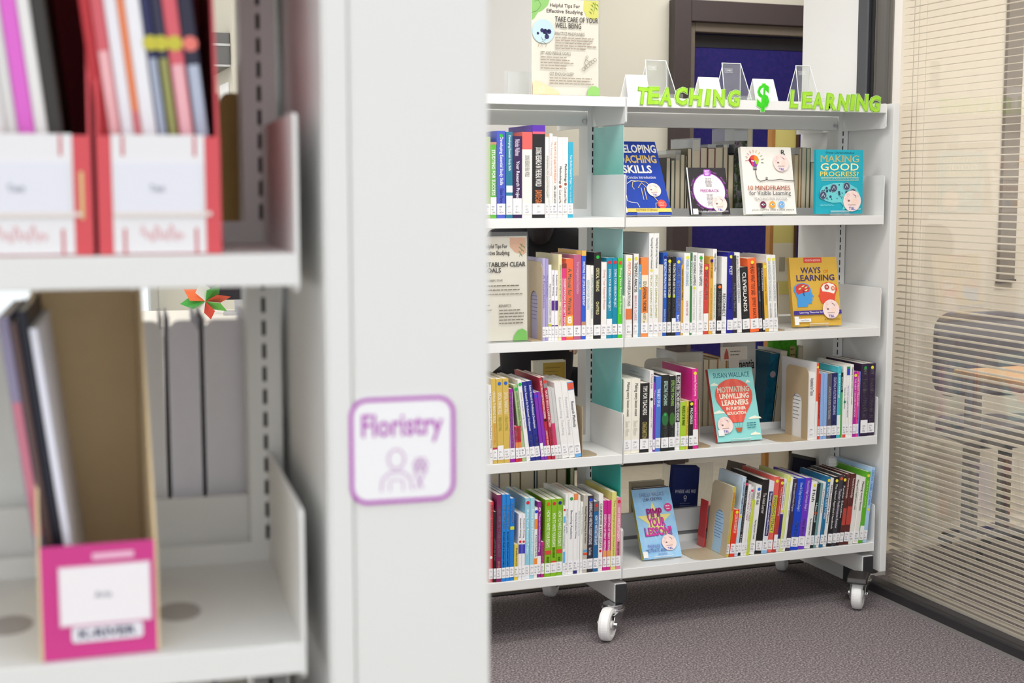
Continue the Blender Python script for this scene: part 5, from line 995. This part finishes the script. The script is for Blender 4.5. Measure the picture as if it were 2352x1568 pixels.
for i, (x, h, w_, cov, lab) in enumerate(((.19, .165, .125, '#4a3450', 'dark purple book on the far side, bottom shelf beside the divider'), (.195, .18, .12, '#b5a88e', 'tan backed book behind the dark purple one, bottom shelf'))):
    f = Face('rear_book', lab, x, .31+.03*i, SZ[4]+.001, w_, h, 2, 0, mat(cov, .5), .02, 'book', 'books on the far side of the bookcase')
    if i == 0: f.rect('teal_band', .02, .98, .86, .98, '#9fb9b4'); f.rect('white_band', .02, .98, .66, .76, '#c9c6d6'); f.lines('lettering', .06, .9, .66, .76, 2, '#6a6480', .02)
t = thing('red_card', 'red card behind the bookend on the bottom shelf', 'card', (.350, .135, SZ[4]+.001), (0, R(5), 0))
MB().box(0, .003, 0, .045, 0, .15).build('sheet', mat('#c8343a', .45), t); MB().box(-.0004, 0, 0, .045, .0, .03).build('band', mat('#d85a5a', .45), t)
t = thing('clear_plastic_gem', 'clear faceted plastic dome resting on the bottom row books', 'ornament', (.79, .09, .4465))
MB().lathe((0, 0, 0), (0, 0, 1), [(0, .018), (.012, .019), (.026, .015), (.034, .006)], 9).build('dome', clear('gem', '#f6f8fa', 1.6, .03, .35, 2), t)
t = thing('leaf_sprig', 'small green leaf sprig tucked behind the cream books, third shelf', 'leaf sprig', (.022, .2, SZ[3]+.001))
MB().tube([(0, 0, 0), (0, 0, .2), (.004, 0, .225)], .0015, 5).build('stem', mat('#4f6e2c', .5), t)
for i, (dx, dz, a) in enumerate(((.02, .015, 30), (-.012, .02, 120), (.012, .03, 60), (.026, .0, 10))):
    b = MB(); c_, s_ = math.cos(R(a)), math.sin(R(a)); L_ = .032
    b.add([(0, 0, .222), (L_*.5*c_-.006*s_, -.004, .222+L_*.5*s_+.006*c_), (L_*c_, 0, .222+L_*s_), (L_*.5*c_+.006*s_, .004, .222+L_*.5*s_-.006*c_)], [(0,1,2,3)]); b.build('leaf', mat('#5f9a2c', .5), t)
# ------------------------------------------------------------------ books on the far side, fore-edges towards us
def far_book(x0, x1, z, zt, cov, desc, y=.315, D=.15, lean=0, film=None, art=None, pages=True):
    t = thing('rear_book', desc, 'book', (x0, y, z+.0008), (0, R(lean), 0), 'books on the far side of the bookcase')
    tk = x1-x0-.0006; ht = zt-z; c = min(.0016, tk*.12)
    m = mat(cov, .4)
    MB().box(0, c, 0, D, 0, ht).box(tk-c, tk, 0, D, 0, ht).box(c, tk-c, D-c, D, 0, ht).build('cover', m, t)
    MB().box(c, tk-c, .002, D-c, .002, ht-.002).build('page_block', mat('#efe2c6', .8, grain=.05, scale=300), t)
    if film: MB().box(-.0008, tk+.0008, -.001, D, ht-film[0], ht+film[1]).build('film_jacket', PLASTIC, t)
    return t
z1 = SZ[1]; FB = far_book
FB(.292, .309, z1, 1.438, '#1f1b1d', 'black edged cream paged book, far side first shelf, leftmost')
FB(.310, .324, z1, 1.431, '#7d8a78', 'grey green book, far side first shelf, second from left')
FB(.325, .343, z1, 1.450, '#b9a98c', 'tan book with clear film top, far side first shelf', film=(.02, .012))
FB(.344, .360, z1, 1.449, '#8a8a76', 'olive backed cream paged book, far side first shelf')
FB(.361, .367, z1, 1.447, '#3a2620', 'slim dark brown book, far side first shelf')
FB(.368, .384, z1, 1.468, '#6f6a48', 'olive brown book, far side first shelf')
FB(.385, .414, z1, 1.497, '#d4d4d2', 'tall pale grey book in clear film, far side first shelf', film=(.035, .004))
FB(.415, .441, z1, 1.472, '#9c6a78', 'mauve covered book, far side first shelf, behind the black display book')
FB(.442, .469, z1, 1.470, '#8e4a58', 'dusky red covered book, far side first shelf', film=(.0, .012))
FB(.470, .497, z1, 1.473, '#d6cdb4', 'cream paged thick book, far side first shelf')
FB(.498, .517, z1, 1.482, '#3d4a63', 'dark blue grey book, far side first shelf', film=(.01, .002))
FB(.518, .538, z1, 1.449, '#bda882', 'tan paged book beside the patterned book, far side first shelf')
t = FB(.539, .586, z1, 1.495, '#3b3540', 'thick dark flower patterned book in clear film, far side first shelf', film=(.04, .042))
VINE = ramp_noise('flower_pattern', [(.38, '#2f2b33'), (.5, '#4a5a34'), (.56, '#8f8c92'), (.66, '#6a4a63')], 38, .35)
MB().rect(0, .046, 0, .238, -.0016).build('patterned_cover', VINE, t)
FB(.587, .607, z1, 1.537, '#c9c8bf', 'tallest pale grey book, far side first shelf')
FB(.766, .783, z1, 1.452, '#cdbb93', 'tan book behind the turquoise display book, far side', film=(.0, .022))
FB(.784, .795, z1, 1.474, '#b98a34', 'gold brown book, far side first shelf near the right end')
FB(.796, .812, z1, 1.476, '#d9d9d6', 'white book, far side first shelf near the right end')
FB(.813, .829, z1, 1.474, '#3f7a3a', 'green backed book, far side first shelf near the right end')
FB(.830, .850, z1, 1.428, '#8f9097', 'short grey book, far side first shelf, rightmost')
z3 = SZ[3]
t = thing('bookend', 'grey rounded bookend on the far side, third shelf', 'bookend', (.225, .32, z3+.0008), group='metal bookends')
MB().prism([(0, 0), (.11, 0)]+arc(.09, .22, .02, 0, 90, 5)+arc(.02, .22, .02, 90, 180, 5), 0, .002, 'y').build('plate', mat('#bcb8ae', .4, .3), t); MB().box(0, .11, .002, .08, 0, .002).build('foot', mat('#bcb8ae', .4, .3), t)
FB(.341, .436, z3, .806, '#dcdad6', 'thick white backed book in clear film, far side third shelf', film=(.03, .003))
for i, (a, b_, zt, cov, d) in enumerate(((.438, .458, .782, '#c9b48a', 'cream paged book with tan cover, far side third shelf'), (.459, .491, .781, '#cbb993', 'wide cream paged book, far side third shelf'), (.492, .524, .783, '#c88a3c', 'orange topped cream paged book, far side third shelf'), (.525, .556, .775, '#b9a27a', 'tan cream paged book, far side third shelf'))): FB(a, b_, z3, zt, cov, d)
f = Face('greeting_card', 'cream card with small red drawing standing behind the balloon book', .50, .30, z3+.23, .10, .045, 3, 0, mat('#e9e0d2', .5), .003, 'card', None)
f.poly('red_drawing', [(.12, .1), (.3, .1), (.28, .6), (.22, .9), (.14, .5)], '#c85a48'); f.lines('lettering', .36, .8, .4, .65, 2, '#6a6258', .06)
f.t.location.z = z3+.001; 
for ch in list(f.t.children): ch.location.z = .222
MB().box(.03, .07, .001, .003, 0, .224).build('stem', mat('#e9e0d2', .5), f.t)
f = Face('rear_book', 'large white face-out book with brown top and black lettering, far side third shelf', .557, .385, z3+.001, .125, .305, 3, 0, mat('#e6e2dc', .45), .018, 'book', 'books on the far side of the bookcase')
f.rect('brown_top', 0, 1, .88, 1, '#b87c2c'); f.text('title', 'About', .18, .6, .74, .86, '#2a2626', .02, 'l', lean=.05); f.text('title', 'Dementia', .2, .95, .58, .70, '#2a2626', .02, 'l', lean=.05)
t = FB(.665, .700, z3, .795, '#1f5f7c', 'teal backed book leaning on the far side, third shelf', lean=6)
MB().rect(.0, .034, 0, .24, -.0005).build('teal_cover', ramp_noise('teal_art', [(.3, '#153f5c'), (.6, '#1f6f8a')], 20, .35), t); MB().disc(.018, .17, .011, -.0008).build('round_sticker', mat('#b8a8b0', .5), t)
FB(.702, .708, z3, .79, '#1c1a20', 'slim black book leaning on the far side, third shelf', lean=6)
FB(.709, .735, z3, .80, '#e2e0dc', 'white backed book leaning on the far side, third shelf', lean=5)
FB(.737, .748, z3, .775, '#242226', 'black book leaning on the far side, third shelf', lean=4)
f = Face('rear_book', 'green face-out book on the far side, third shelf near the right end', .756, .40, z3+.001, .095, .268, 2, 0, ramp_noise('green_art', [(.35, '#3f8a20'), (.5, '#5cc02a'), (.65, '#3f6a24')], 12, .4), .03, 'book', 'books on the far side of the bookcase')
f.rect('pale_panel', .72, .95, .55, .92, '#c8b878'); f.lines('lettering', .74, .93, .6, .88, 5, '#6a5a2c', .02)
FB(.853, .872, z3, .80, '#d8cfb8', 'cream book on the far side, third shelf at the right end', y=.40)
z4 = SZ[4]
for a, b_, zt, cov, d in ((-.306, -.277, .455, '#9b93b4', 'lilac backed book, far side bottom shelf of left bay'), (-.276, -.241, .452, '#a7a3b8', 'grey lilac backed book, far side bottom shelf of left bay'), (-.239, -.207, .452, '#b5a987', 'cream paged book, far side bottom shelf of left bay'), (-.205, -.160, .46, '#c4b28a', 'wide tan paged book, far side bottom shelf of left bay'), (-.158, -.150, .462, '#27405c', 'slim navy book, far side bottom shelf of left bay'), (-.149, -.119, .458, '#c2b08a', 'tan paged book right of the navy one, far side bottom shelf'), (-.118, -.083, .46, '#bfae8c', 'second tan paged book right of the navy one, far side'), (-.082, -.049, .452, '#8a7152', 'brown backed paged book, far side bottom shelf of left bay'), (-.037, -.021, .46, '#2f7a2c', 'green book, far side bottom shelf beside the upright')): FB(a, b_, z4, zt, cov, d)
t = thing('tablet', 'dark framed tablet leaning behind the bottom row of the right bay', 'tablet', (.765, .34, z4+.001), (R(-10), R(14), 0))
MB().box(0, .115, 0, .012, 0, .24).build('frame', mat('#5a5654', .5), t, .003); MB().rect(.01, .105, .012, .228, -.0006).build('screen', mat('#22203a', .25), t)
t = thing('brown_folder', 'brown folder leaning behind the black books, bottom shelf right bay', 'folder', (.478, .30, z4+.001), (R(-6), R(16), 0))
MB().box(0, .07, 0, .006, 0, .245).build('cover', mat('#7d7268', .6), t)
f = Face('rear_book', 'mustard and cream face-out book behind the white leaning books, left bay', -.13, .40, SZ[3]+.001, .112, .238, 0, 0, mat('#e6e0cc', .5), .02, 'book', 'books on the far side of the bookcase')
f.rect('mustard_panel', .3, .98, .2, .97, '#b8983c'); f.lines('lettering', .36, .9, .7, .9, 5, '#8a7026', .01)

# ------------------------------------------------------------------ person seen between the shelves
def skin(name, vs, es, m, parent, sub=2, root=0):
    me = bpy.data.meshes.new(name); me.from_pydata([v[:3] for v in vs], es, []); me.materials.append(m)
    o = bpy.data.objects.new(name, me); COL.objects.link(o); o.parent = parent
    sk = o.modifiers.new('skin', 'SKIN'); sk.use_smooth_shade = True
    if not me.skin_vertices: me.attributes  # layer is created with the modifier below
    if not me.skin_vertices:
        bpy.context.view_layer.objects.active = o; bpy.ops.mesh.customdata_skin_add()
    for i, v in enumerate(vs):
        d = me.skin_vertices[0].data[i]; r = v[3]; d.radius = r if isinstance(r, tuple) else (r, r); d.use_root = (i == root)
    s = o.modifiers.new('smooth', 'SUBSURF'); s.levels = sub; s.render_levels = sub
    return o
st_ = thing('stool', 'low dark stool under the seated person behind the bookcase', 'stool', (.15, 1.12, 0))
MB().cyl((0, 0, .405), (0, 0, 1), .17, .05, 28).build('seat', mat('#3a3838', .6), st_, .008)
for i in range(4):
    a = R(45+90*i); MB().tube([(.1*math.cos(a), .1*math.sin(a), .385), (.17*math.cos(a), .17*math.sin(a), 0)], .013, 8).build('leg', DARKMETAL, st_)
pr = thing('person', 'seated person in a black long sleeved top behind the left bay, seen from behind', 'person', (.157, 1.1, 0))
SK = mat('#c99f8a', .55); BLK = mat('#17161a', .85, grain=.1, scale=120)
V = [(0, .0, .565, (.12, .1)), (0, -.01, .70, (.125, .085)), (0, 0, .88, (.14, .09)), (0, .0, 1.08, (.145, .095)), (0, .02, 1.19, (.06, .055)), (0, .03, 1.25, .048), (0, .04, 1.31, .075), (0, .05, 1.37, .08),
     (.15, .0, 1.13, .05), (.168, -.01, .98, .044), (.178, -.02, .86, .040), (.155, -.08, .865, .030), (.135, -.1, .842, (.024, .017)),
     (-.15, .0, 1.13, .05), (-.17, .06, .98, .042), (-.17, .16, .86, .036), (-.12, .33, .82, .028), (-.1, .41, .82, (.03, .02)),
     (.09, .05, .55, .085), (.12, .42, .53, .062), (.12, .44, .28, .05), (.12, .43, .08, .036), (.12, .55, .04, .034),
     (-.09, .05, .55, .085), (-.12, .42, .53, .062), (-.12, .44, .28, .05), (-.12, .43, .08, .036), (-.12, .55, .04, .034)]
E_ = [(0,1),(1,2),(2,3),(3,4),(4,5),(5,6),(6,7),(3,8),(8,9),(9,10),(10,11),(11,12),(3,13),(13,14),(14,15),(15,16),(16,17),(0,18),(18,19),(19,20),(20,21),(21,22),(0,23),(23,24),(24,25),(25,26),(26,27)]
def fingers(base, d, side, k0):
    for i in range(4):
        off = (i-1.5)*.017; p = len(V); bx = (base[0]+side[0]*off, base[1]+side[1]*off, base[2]+side[2]*off); L_ = (.03, .036, .034, .026)[i]
        V.append((bx[0]+d[0]*.04, bx[1]+d[1]*.04, bx[2]+d[2]*.04, .0085)); V.append((bx[0]+d[0]*(.04+L_), bx[1]+d[1]*(.04+L_), bx[2]+d[2]*(.04+L_)-.006, .008)); V.append((bx[0]+d[0]*(.04+1.6*L_), bx[1]+d[1]*(.04+1.6*L_), bx[2]+d[2]*(.04+1.6*L_)-.018, .007))
        E_.extend([(k0, p), (p, p+1), (p+1, p+2)])
    p = len(V); V.append((base[0]+side[0]*.035+d[0]*.01, base[1]+side[1]*.035+d[1]*.01, base[2]+side[2]*.035, .0095)); V.append((base[0]+side[0]*.05+d[0]*.035, base[1]+side[1]*.05+d[1]*.035, base[2]-.01, .008)); E_.extend([(k0, p), (p, p+1)])
fingers((.135, -.1, .842), (-.15, -.08, -.98), (.9, -.3, .0), 12)
fingers((-.1, .41, .82), (.2, .97, -.1), (-.97, .2, 0), 17)
B_ = [(v[0], v[1], v[2], (.07, .06)) if i < 4 else v for i, v in enumerate(V)]
skin('body', B_, E_, SK, pr)
C_ = lambda idx, k: [(V[i][0], V[i][1], V[i][2], tuple(q+k for q in V[i][3]) if isinstance(V[i][3], tuple) else V[i][3]+k) for i in idx]
skin('black_top', C_([0, 1, 2, 3, 4, 8, 9, 10, 11, 13, 14, 15, 16], .027), [(0,1),(1,2),(2,3),(3,4),(3,5),(5,6),(6,7),(7,8),(3,9),(9,10),(10,11),(11,12)], BLK, pr)
skin('trousers', C_([0, 18, 19, 20, 21, 23, 24, 25, 26], .022), [(0,1),(1,2),(2,3),(3,4),(0,5),(5,6),(6,7),(7,8)], mat('#1d1c22', .8), pr)
for s in (1, -1): MB().prism([(.38, .0), (.66, .0), (.66, .03), (.56, .075), (.42, .1), (.38, .1)], s*.12-.042, s*.12+.042, 'x').build('shoe', mat('#242226', .5), pr, .012)
HAIR = ramp_noise('hair', [(.35, '#141013'), (.6, '#1f181a'), (.75, '#4a3a30')], 60, .5, stretch=(1, 1, .08))
skin('hair', [(0, .03, 1.41, .08), (0, -.01, 1.35, .098), (0, -.03, 1.27, (.08, .05)), (-.02, -.085, 1.19, (.06, .028)), (-.03, -.1, 1.13, (.035, .018)), (0, .06, 1.42, .055)], [(5,0),(0,1),(1,2),(2,3),(3,4)], HAIR, pr, 2, 1)
for sx in (-1, 1):
    MB().lathe((sx*.031, .128, 1.345), (0, 1, 0), [(0, .011), (.003, .008)], 10).build('eye', mat('#f0eeec', .3), pr)
MB().add([(0, .155, 1.32), (-.012, .125, 1.305), (.012, .125, 1.305), (0, .125, 1.35)], [(0,1,2),(0,2,3),(0,3,1),(1,3,2)]).build('nose', SK, pr)
MB().box(-.02, .02, .115, .122, 1.278, 1.284).build('mouth', mat('#9a5a54', .5), pr)

# ------------------------------------------------------------------ near bookcase on the left
FO, FA = (-1.474, -2.45), -5.0
def fthing(name, label, cat, loc, rot=(0, 0, 0), group=None):
    c_, s_ = math.cos(R(FA)), math.sin(R(FA))
    return thing(name, label, cat, (FO[0]+loc[0]*c_-loc[1]*s_, FO[1]+loc[0]*s_+loc[1]*c_, loc[2]), (rot[0], rot[1], rot[2]+R(FA)), group)
nb = fthing('near_bookcase', 'white metal bookcase in the left foreground with slotted uprights', 'bookcase', (0, 0, 0))
FZ = [1.98, 1.632, 1.282, .932, .582, .232]
for x in (-.006, -.956): upright(nb, x, .2875, .02, 2.02, slot0=.0105)
for z in FZ:
    shelf(nb, -.958, -.004, .0, .286, z); MB().box(-.958, -.004, .354, .64, z-LIP, z).build('rear_shelf', WHITE, nb, .001, seg=1)
    for xe in (-.0025, -.9595):
        bracket(nb, xe, -.001, .287, z-LIP-.006, z+.122, .004)
        bracket(nb, xe, .354, .64, z-LIP-.006, z+.122, .004)
for x in (-.108, -.262, -.55):
    MB().prism([(x+.021*math.cos(R(a)), .123+.03*math.sin(R(a))) for a in range(0, 360, 15)], .9316, .9326, 'z').build('oval_slot', mat('#a8a3a0', .6), nb)
MB().box(.0200, .0225, -.006, .66, 0, 2.05).box(.0225, .043, -.006, .012, 0, 2.05).build('end_panel', WHITE, nb, .002)
MB().box(-.982, -.96, -.006, .66, 0, 2.05).build('end_panel', WHITE, nb, .002)
MB().box(.0434, .170, -.0045, .60, 0, 2.05).build('fascia_panel', WHITE, nb, .004)
MB().box(-.96, .02, .30, .34, .02, .1).build('plinth', WHITE, nb)
MB().box(-.938, -.024, .318, .322, .932, 1.0).build('back_rail', WHITE, nb)
# floristry sign
t = fthing('floristry_sign', 'square white sign with magenta border reading Floristry on the foreground panel', 'sign', (.0402, -.0062, 1.0567))
SW = .0962
MB().prism(rrect(0, SW, 0, SW, .016, 8), -.0006, .0009, 'y').build('plate', mat('#f3f3f5', .4), t)
MG = mat('#b21cb6', .4)
MB().stroke(rrect(.0016, SW-.0016, .0016, SW-.0016, .0145, 8), .0034, -.0011, True).build('border', MG, t)
v, fc, W_, H_ = glyphs('Floristry', .012)
b = MB(); b.add([(.011+p/W_*.074, -.0011, .0545+q/H_*.027) for p, q in v], fc); b.build('lettering', mat('#b63cba', .4), t)
IC = mat('#c489c8', .4)
b = MB(); y = -.0011
b.stroke([(.042+.0075*math.cos(R(a)), .040+.009*math.sin(R(a))) for a in range(0, 360, 30)], .0012, y, True)
b.stroke([(.028, .011), (.029, .022), (.036, .028), (.048, .028), (.055, .022), (.056, .011)], .0012, y); b.stroke([(.036, .011), (.036, .021), (.048, .021), (.048, .011)], .0010, y)
for i in range(6): b.ring(.064+.0042*math.cos(R(60*i)), .034+.0042*math.sin(R(60*i)), .0016, .0027, y, 10)
b.stroke([(.058, .03), (.066, .012)], .0012, y); b.stroke([(.07, .03), (.06, .012)], .0012, y)
b.build('florist_icon', IC, t)
# magazine files
def mag_file(x, w_, z, col, inner, label, group, yaw=0, y0=.008, dp=.25, ht=.31, hf=.1, side=None, flip=False):
    t = fthing('magazine_file', label, 'magazine file', (x, y0, z), (0, 0, R(yaw)), group)
    m = mat(col, .55, grain=.03, scale=20); mi = mat(inner, .75, grain=.05, scale=40); e = .0025
    Y = (lambda v: dp-v) if flip else (lambda v: v)
    def slab(n, q, ax, a, b_, mm): return MB().prism([(Y(p[0]), p[1]) for p in q], a, b_, ax).build(n, mm, t)
    prof = [(0, 0), (dp, 0), (dp, ht-.012), (dp-.012, ht), (dp*(.3 if not side else .55), ht), (.006, hf), (0, hf)]
    ms = mat(side, .7) if side else m
    slab('side_panel', prof, 'x', 0, e, ms); slab('side_panel', prof, 'x', w_-e, w_, ms)
    ya, yb = sorted((Y(dp-e), Y(dp))); 
    MB().prism(rrect(e, w_-e, 0, ht, .01, 4), ya, yb, 'y').build('back_panel', mi, t)
    ya, yb = sorted((Y(0), Y(e))); fp = MB().box(e, w_-e, ya, yb, 0, hf).build('front_panel', m, t)
    ya, yb = sorted((Y(e), Y(dp-e))); MB().box(e, w_-e, ya, yb, 0, .002).build('base', mi, t)
    return t
Zu, Zl = 1.2827, .9327
def red_front(t, w_):
    y = -.0006; WH = mat('#e9e8ea', .5); RD = mat('#c94450', .5)
    MB().rect(w_*.12, w_*.87, .001, .101, y).build('printed_panel', WH, t)
    b = MB()
    for u in (.2, .78): b.rect(w_*u, w_*u+.0022, .083, .1, y-.0003); b.rect(w_*u, w_*u+.0022, .001, .022, y-.0003)
    b.build('printed_lines', RD, t)
    MB().box(w_*.14, w_*.84, y-.0014, y-.0002, .034, .078).build('label_card', mat('#e4e5ee', .4), t)
    MB().box(w_*.13, w_*.92, y-.002, y-.0015, .0325, .036).build('label_rail', mat('#e6dcd6', .4), t)
    put_text('label_lettering', 'Text', w_*.42, w_*.54, .053, .059, y-.0018, mat('#8a8ea0', .5), t, .01)
    b = MB(); pts = [(w_*(.34+.34*i/22), .017+.006*math.sin(i*1.7)+.003*math.sin(i*.9)) for i in range(23)]; b.stroke(pts, .0012, y-.0004); b.build('script_print', mat('#e09aa2', .5), t)
rf1 = mag_file(-.168, .102, Zu, '#d8525a', '#8c2530', 'red magazine file on the upper shelf nearest the upright', 'magazine files'); red_front(rf1, .102)
rf2 = mag_file(-.288, .116, Zu, '#d8525a', '#8c2530', 'red magazine file on the upper shelf cut by the left edge', 'magazine files'); red_front(rf2, .116)
MB().rect(.106, .109, .03, .07, -.0004).build('tape', mat('#e0c88a', .5), rf2)
pf = mag_file(-.2275, .1, Zl, '#d03c8c', '#dcc49a', 'pink magazine file on the lower foreground shelf', 'magazine files', 2.5, side='#dcc49a')
y = -.0006; w_ = .1
MB().box(w_*.17, w_*.93, y-.0015, y, .03, .082).build('label_card', mat('#f3eff2', .4), pf); MB().stroke([(w_*.17, .03), (w_*.93, .03), (w_*.93, .082), (w_*.17, .082)], .002, y-.0017, True).build('label_border', mat('#eab6d0', .4), pf)
put_text('label_lettering', 'Arts', w_*.46, w_*.6, .053, .059, y-.0018, mat('#8a8a96', .5), pf, .01)
MB().poly(rrect(w_*.26, w_*.86, .014, .0285, .003, 3), y-.0003).build('name_strip', mat('#e9e6ee', .4), pf); put_text('name_lettering', 'K-RIVER', w_*.32, w_*.8, .0175, .0255, y-.0006, mat('#3c4460', .5), pf, .03)
MB().rect(w_*.45, w_*.8, .0865, .0925, y-.0003).build('paper_tag', mat('#efb6d2', .4), pf)
# magazines and books in the files
def mag(x, tk, z, ht, lean, cov, lab, dp=.2, y0=.03, dot=None, lbl=None, grp='magazines and books in the near files'):
    tk -= .0006
    t = fthing('magazine', lab, 'magazine', (x, y0, z+.0022), (0, R(lean), 0), grp)
    book_shell(t, tk, ht, dp, mat(cov, .45))
    if dot: MB().disc(tk/2, .178, .0065, -.0008).build('dot_sticker', mat(dot, .5), t)
    if lbl: MB().rect(tk*.12, tk*.88, lbl[1], lbl[2], -.0006).build('spine_label', mat(lbl[0], .5), t)
ln = -6.0; dx = .098*math.tan(R(6))
for (a, b_, cov, lab, dot, lbl, ht) in (
    (-.1665, -.1575, '#b92c34', 'dark red hardback, leftmost in the right red file', None, None, .27),
    (-.1575, -.1465, '#d4606a', 'salmon red book second in the right red file', None, ('#efb6ba', .1, .17), .28),
    (-.1465, -.1355, '#eceaf0', 'white magazine left of the orange one in the right red file', None, None, .285),
    (-.1355, -.1295, '#f08a5a', 'slim orange magazine in the right red file', None, ('#d8788a', 0.02, .12), .285),
    (-.1295, -.1165, '#eeedf2', 'white magazine right of the orange one in the right red file', None, None, .285),
    (-.1165, -.1080, '#2a2c58', 'navy magazine with yellow dot and grey label in the right red file', '#c8c040', ('#a8b2c4', .07, .165), .275),
    (-.1080, -.0985, '#32324a', 'dark magazine with yellow dot and olive label in the right red file', '#c8c040', ('#98985a', .03, .165), .275),
    (-.0985, -.0855, '#d8606c', 'coral magazine with yellow dot in the right red file', '#c8c040', ('#efb4bc', .03, .16), .275),
    (-.0855, -.0725, '#27263c', 'dark navy magazine with red dot, rightmost in the right red file', '#e87a70', ('#b4bcd0', .03, .16), .27),
    (-.2800, -.2500, '#d4625c', 'coral book in the left red file', None, None, .27),
    (-.2500, -.2395, '#e6e4e4', 'white magazine left of the magenta one in the left red file', None, None, .285),
    (-.2395, -.2190, '#dcdcda', 'pale grey magazine in the left red file', None, None, .28),
    (-.2285+.0095, -.2050, '#e06ad0', 'magenta magazine in the left red file', None, None, .285),
    (-.2050, -.1940, '#35322f', 'black book at the right in the left red file', None, None, .285)):
    if lab.startswith('pale grey'): a, b_ = -.2395, -.2300; 
    if lab.startswith('magenta'): a, b_ = -.2300, -.2165
    if lab.startswith('black book'): a, b_ = -.2060, -.1935
    mag(a+dx, b_-a, Zu, ht, ln, cov, lab, dot=dot, lbl=lbl)
mag(-.2165+dx, .0105, Zu, .285, ln, '#e9e8e6', 'white magazine right of the magenta one in the left red file')
mag(-.2215, .010, Zl, .295, -6.5, '#8d86a2', 'worn lilac and red magazine, leftmost in the pink file', y0=.045, lbl=('#c8788a', .1, .22))
mag(-.2115, .006, Zl, .29, -6.5, '#5f4a48', 'slim brown magazine in the pink file', y0=.042)
mag(-.2055, .009, Zl, .30, -6.5, '#1b1c2c', 'black magazine in the pink file', y0=.045)
mag(-.1965, .007, Zl, .285, -6.5, '#e7e8f4', 'white magazine in the pink file', y0=.04)
# files on the far side of the near bookcase
for i, (x, w_, z, col, inner, lab) in enumerate(((-.150, .040, Zl, '#f0eeee', '#eceaea', 'narrow pale grey file on the far side of the lower shelf'), (-.105, .034, Zl, '#f0eef8', '#eeecf4', 'slim lilac white file on the far side of the lower shelf'), (-.066, .052, Zl, '#efeef4', '#eceaf0', 'wide pale grey file on the far side of the lower shelf beside the upright'), (-.30, .09, Zl, '#eef0ef', '#eceeec', 'pale grey file on the far side of the lower shelf at the left edge'))):
    mag_file(x, w_, z, col, inner, lab, 'pale files on the far side', 0, .36, .25, .26, .1, flip=True)
mag_file(-.044, .030, Zu, '#b0925a', '#b0925a', 'brown cardboard file on the far side of the upper shelf', 'pale files on the far side', 0, .37, .25, .162, .08, flip=True)
mag_file(-.108, .058, Zu, '#b89c5e', '#a98b4c', 'taller brown cardboard file on the far side of the upper shelf', 'pale files on the far side', 0, .37, .25, .20, .08, flip=True)
mag_file(-.215, .058, Zu, '#7a2430', '#6a1e2a', 'dark maroon file added on the far side to darken the gap between red files', 'pale files on the far side', 0, .37, .25, .30, .2, flip=True)  # added to fill the bright gap between the red files with dark
for i, (x, tk, cov, lab) in enumerate(((-.17, .03, '#3f4a6a', 'dark blue folder on the lowest visible near shelf'), (-.138, .028, '#2f3446', 'navy folder on the lowest visible near shelf'), (-.108, .03, '#6a748c', 'grey blue folder on the lowest visible near shelf'), (-.076, .03, '#39404e', 'charcoal folder on the lowest visible near shelf'))):
    mag(x, tk, .5805, .285, 0, cov, lab, .23, .03, grp='folders on the lowest near shelf')
# ------------------------------------------------------------------ counter and paper craft far behind on the left
t = thing('white_counter', 'white counter with a rounded front far behind the near bookcase', 'counter', (-1.06, 1.15, 0), (0, 0, R(-8)))
MB().prism(rrect(-.42, .42, -.28, .28, .12, 8), .86, .90).build('counter_top', mat('#eae6de', .4), t, .006)
MB().prism(rrect(-.36, .36, -.22, .22, .1, 8), .0, .86).build('base', mat('#e2ded6', .5), t)
t = thing('paper_star', 'folded orange, green and white paper star on the white counter', 'paper craft', (-1.075, .98, .901), (R(12), 0, R(-12)))
cols = ['#e0583c', '#4fb04a', '#f1ece4', '#e8703c', '#3fa03c', '#e9e2da', '#d84a34', '#62bc4a']
for i in range(8):
    a, r0, r1 = R(45*i+10), .022, .085
    p0 = (0, -.012, .072); p1 = (r1*math.cos(a), 0, .072+r1*.8*math.sin(a)); q = R(45*i+10+28); p2 = (.05*math.cos(q), -.02, .072+.05*.8*math.sin(q)); q = R(45*i+10-28); p3 = (.05*math.cos(q), .012, .072+.05*.8*math.sin(q))
    MB().add([p0, p2, p1, p3], [(0, 1, 2), (0, 2, 3)]).build('paper_point', mat(cols[i], .6), t)
t = thing('dark_monitor', 'dark screen standing behind the paper star', 'monitor', (-.93, 1.22, .9005), (0, 0, R(-10)))
MB().box(-.12, .12, -.01, .01, .05, .26).build('screen', mat('#26232a', .3), t, .004); MB().box(-.05, .05, -.05, .05, 0, .008).box(-.012, .012, -.008, .008, .008, .06).build('stand', mat('#bcbcc0', .4), t)
t = thing('wall_box', 'dark grey wall box with pale edge strips, seen beside the near upright', 'wall box', (-.771, 2.25, 1.85))
MB().box(-.1, 0, 0, .5, 0, .14).build('body', mat('#6d6c6c', .5), t, .003); MB().box(-.103, 0, -.004, .0, .085, .095).build('edge_strip', mat('#c9c9c9', .4), t); MB().box(-.103, 0, -.004, .0, .0, .008).build('edge_strip', mat('#c9c9c9', .4), t)
t = thing('wall_notice', 'small white notice on the wall below the dark grey box', 'notice', (-.771, 2.3, 1.70))
MB().box(-.006, 0, 0, .22, 0, .09).build('sheet', mat('#f2f2f0', .5), t); MB().box(-.0065, -.006, 0, .22, 0, .03).build('grey_band', mat('#c4c6c6', .5), t)
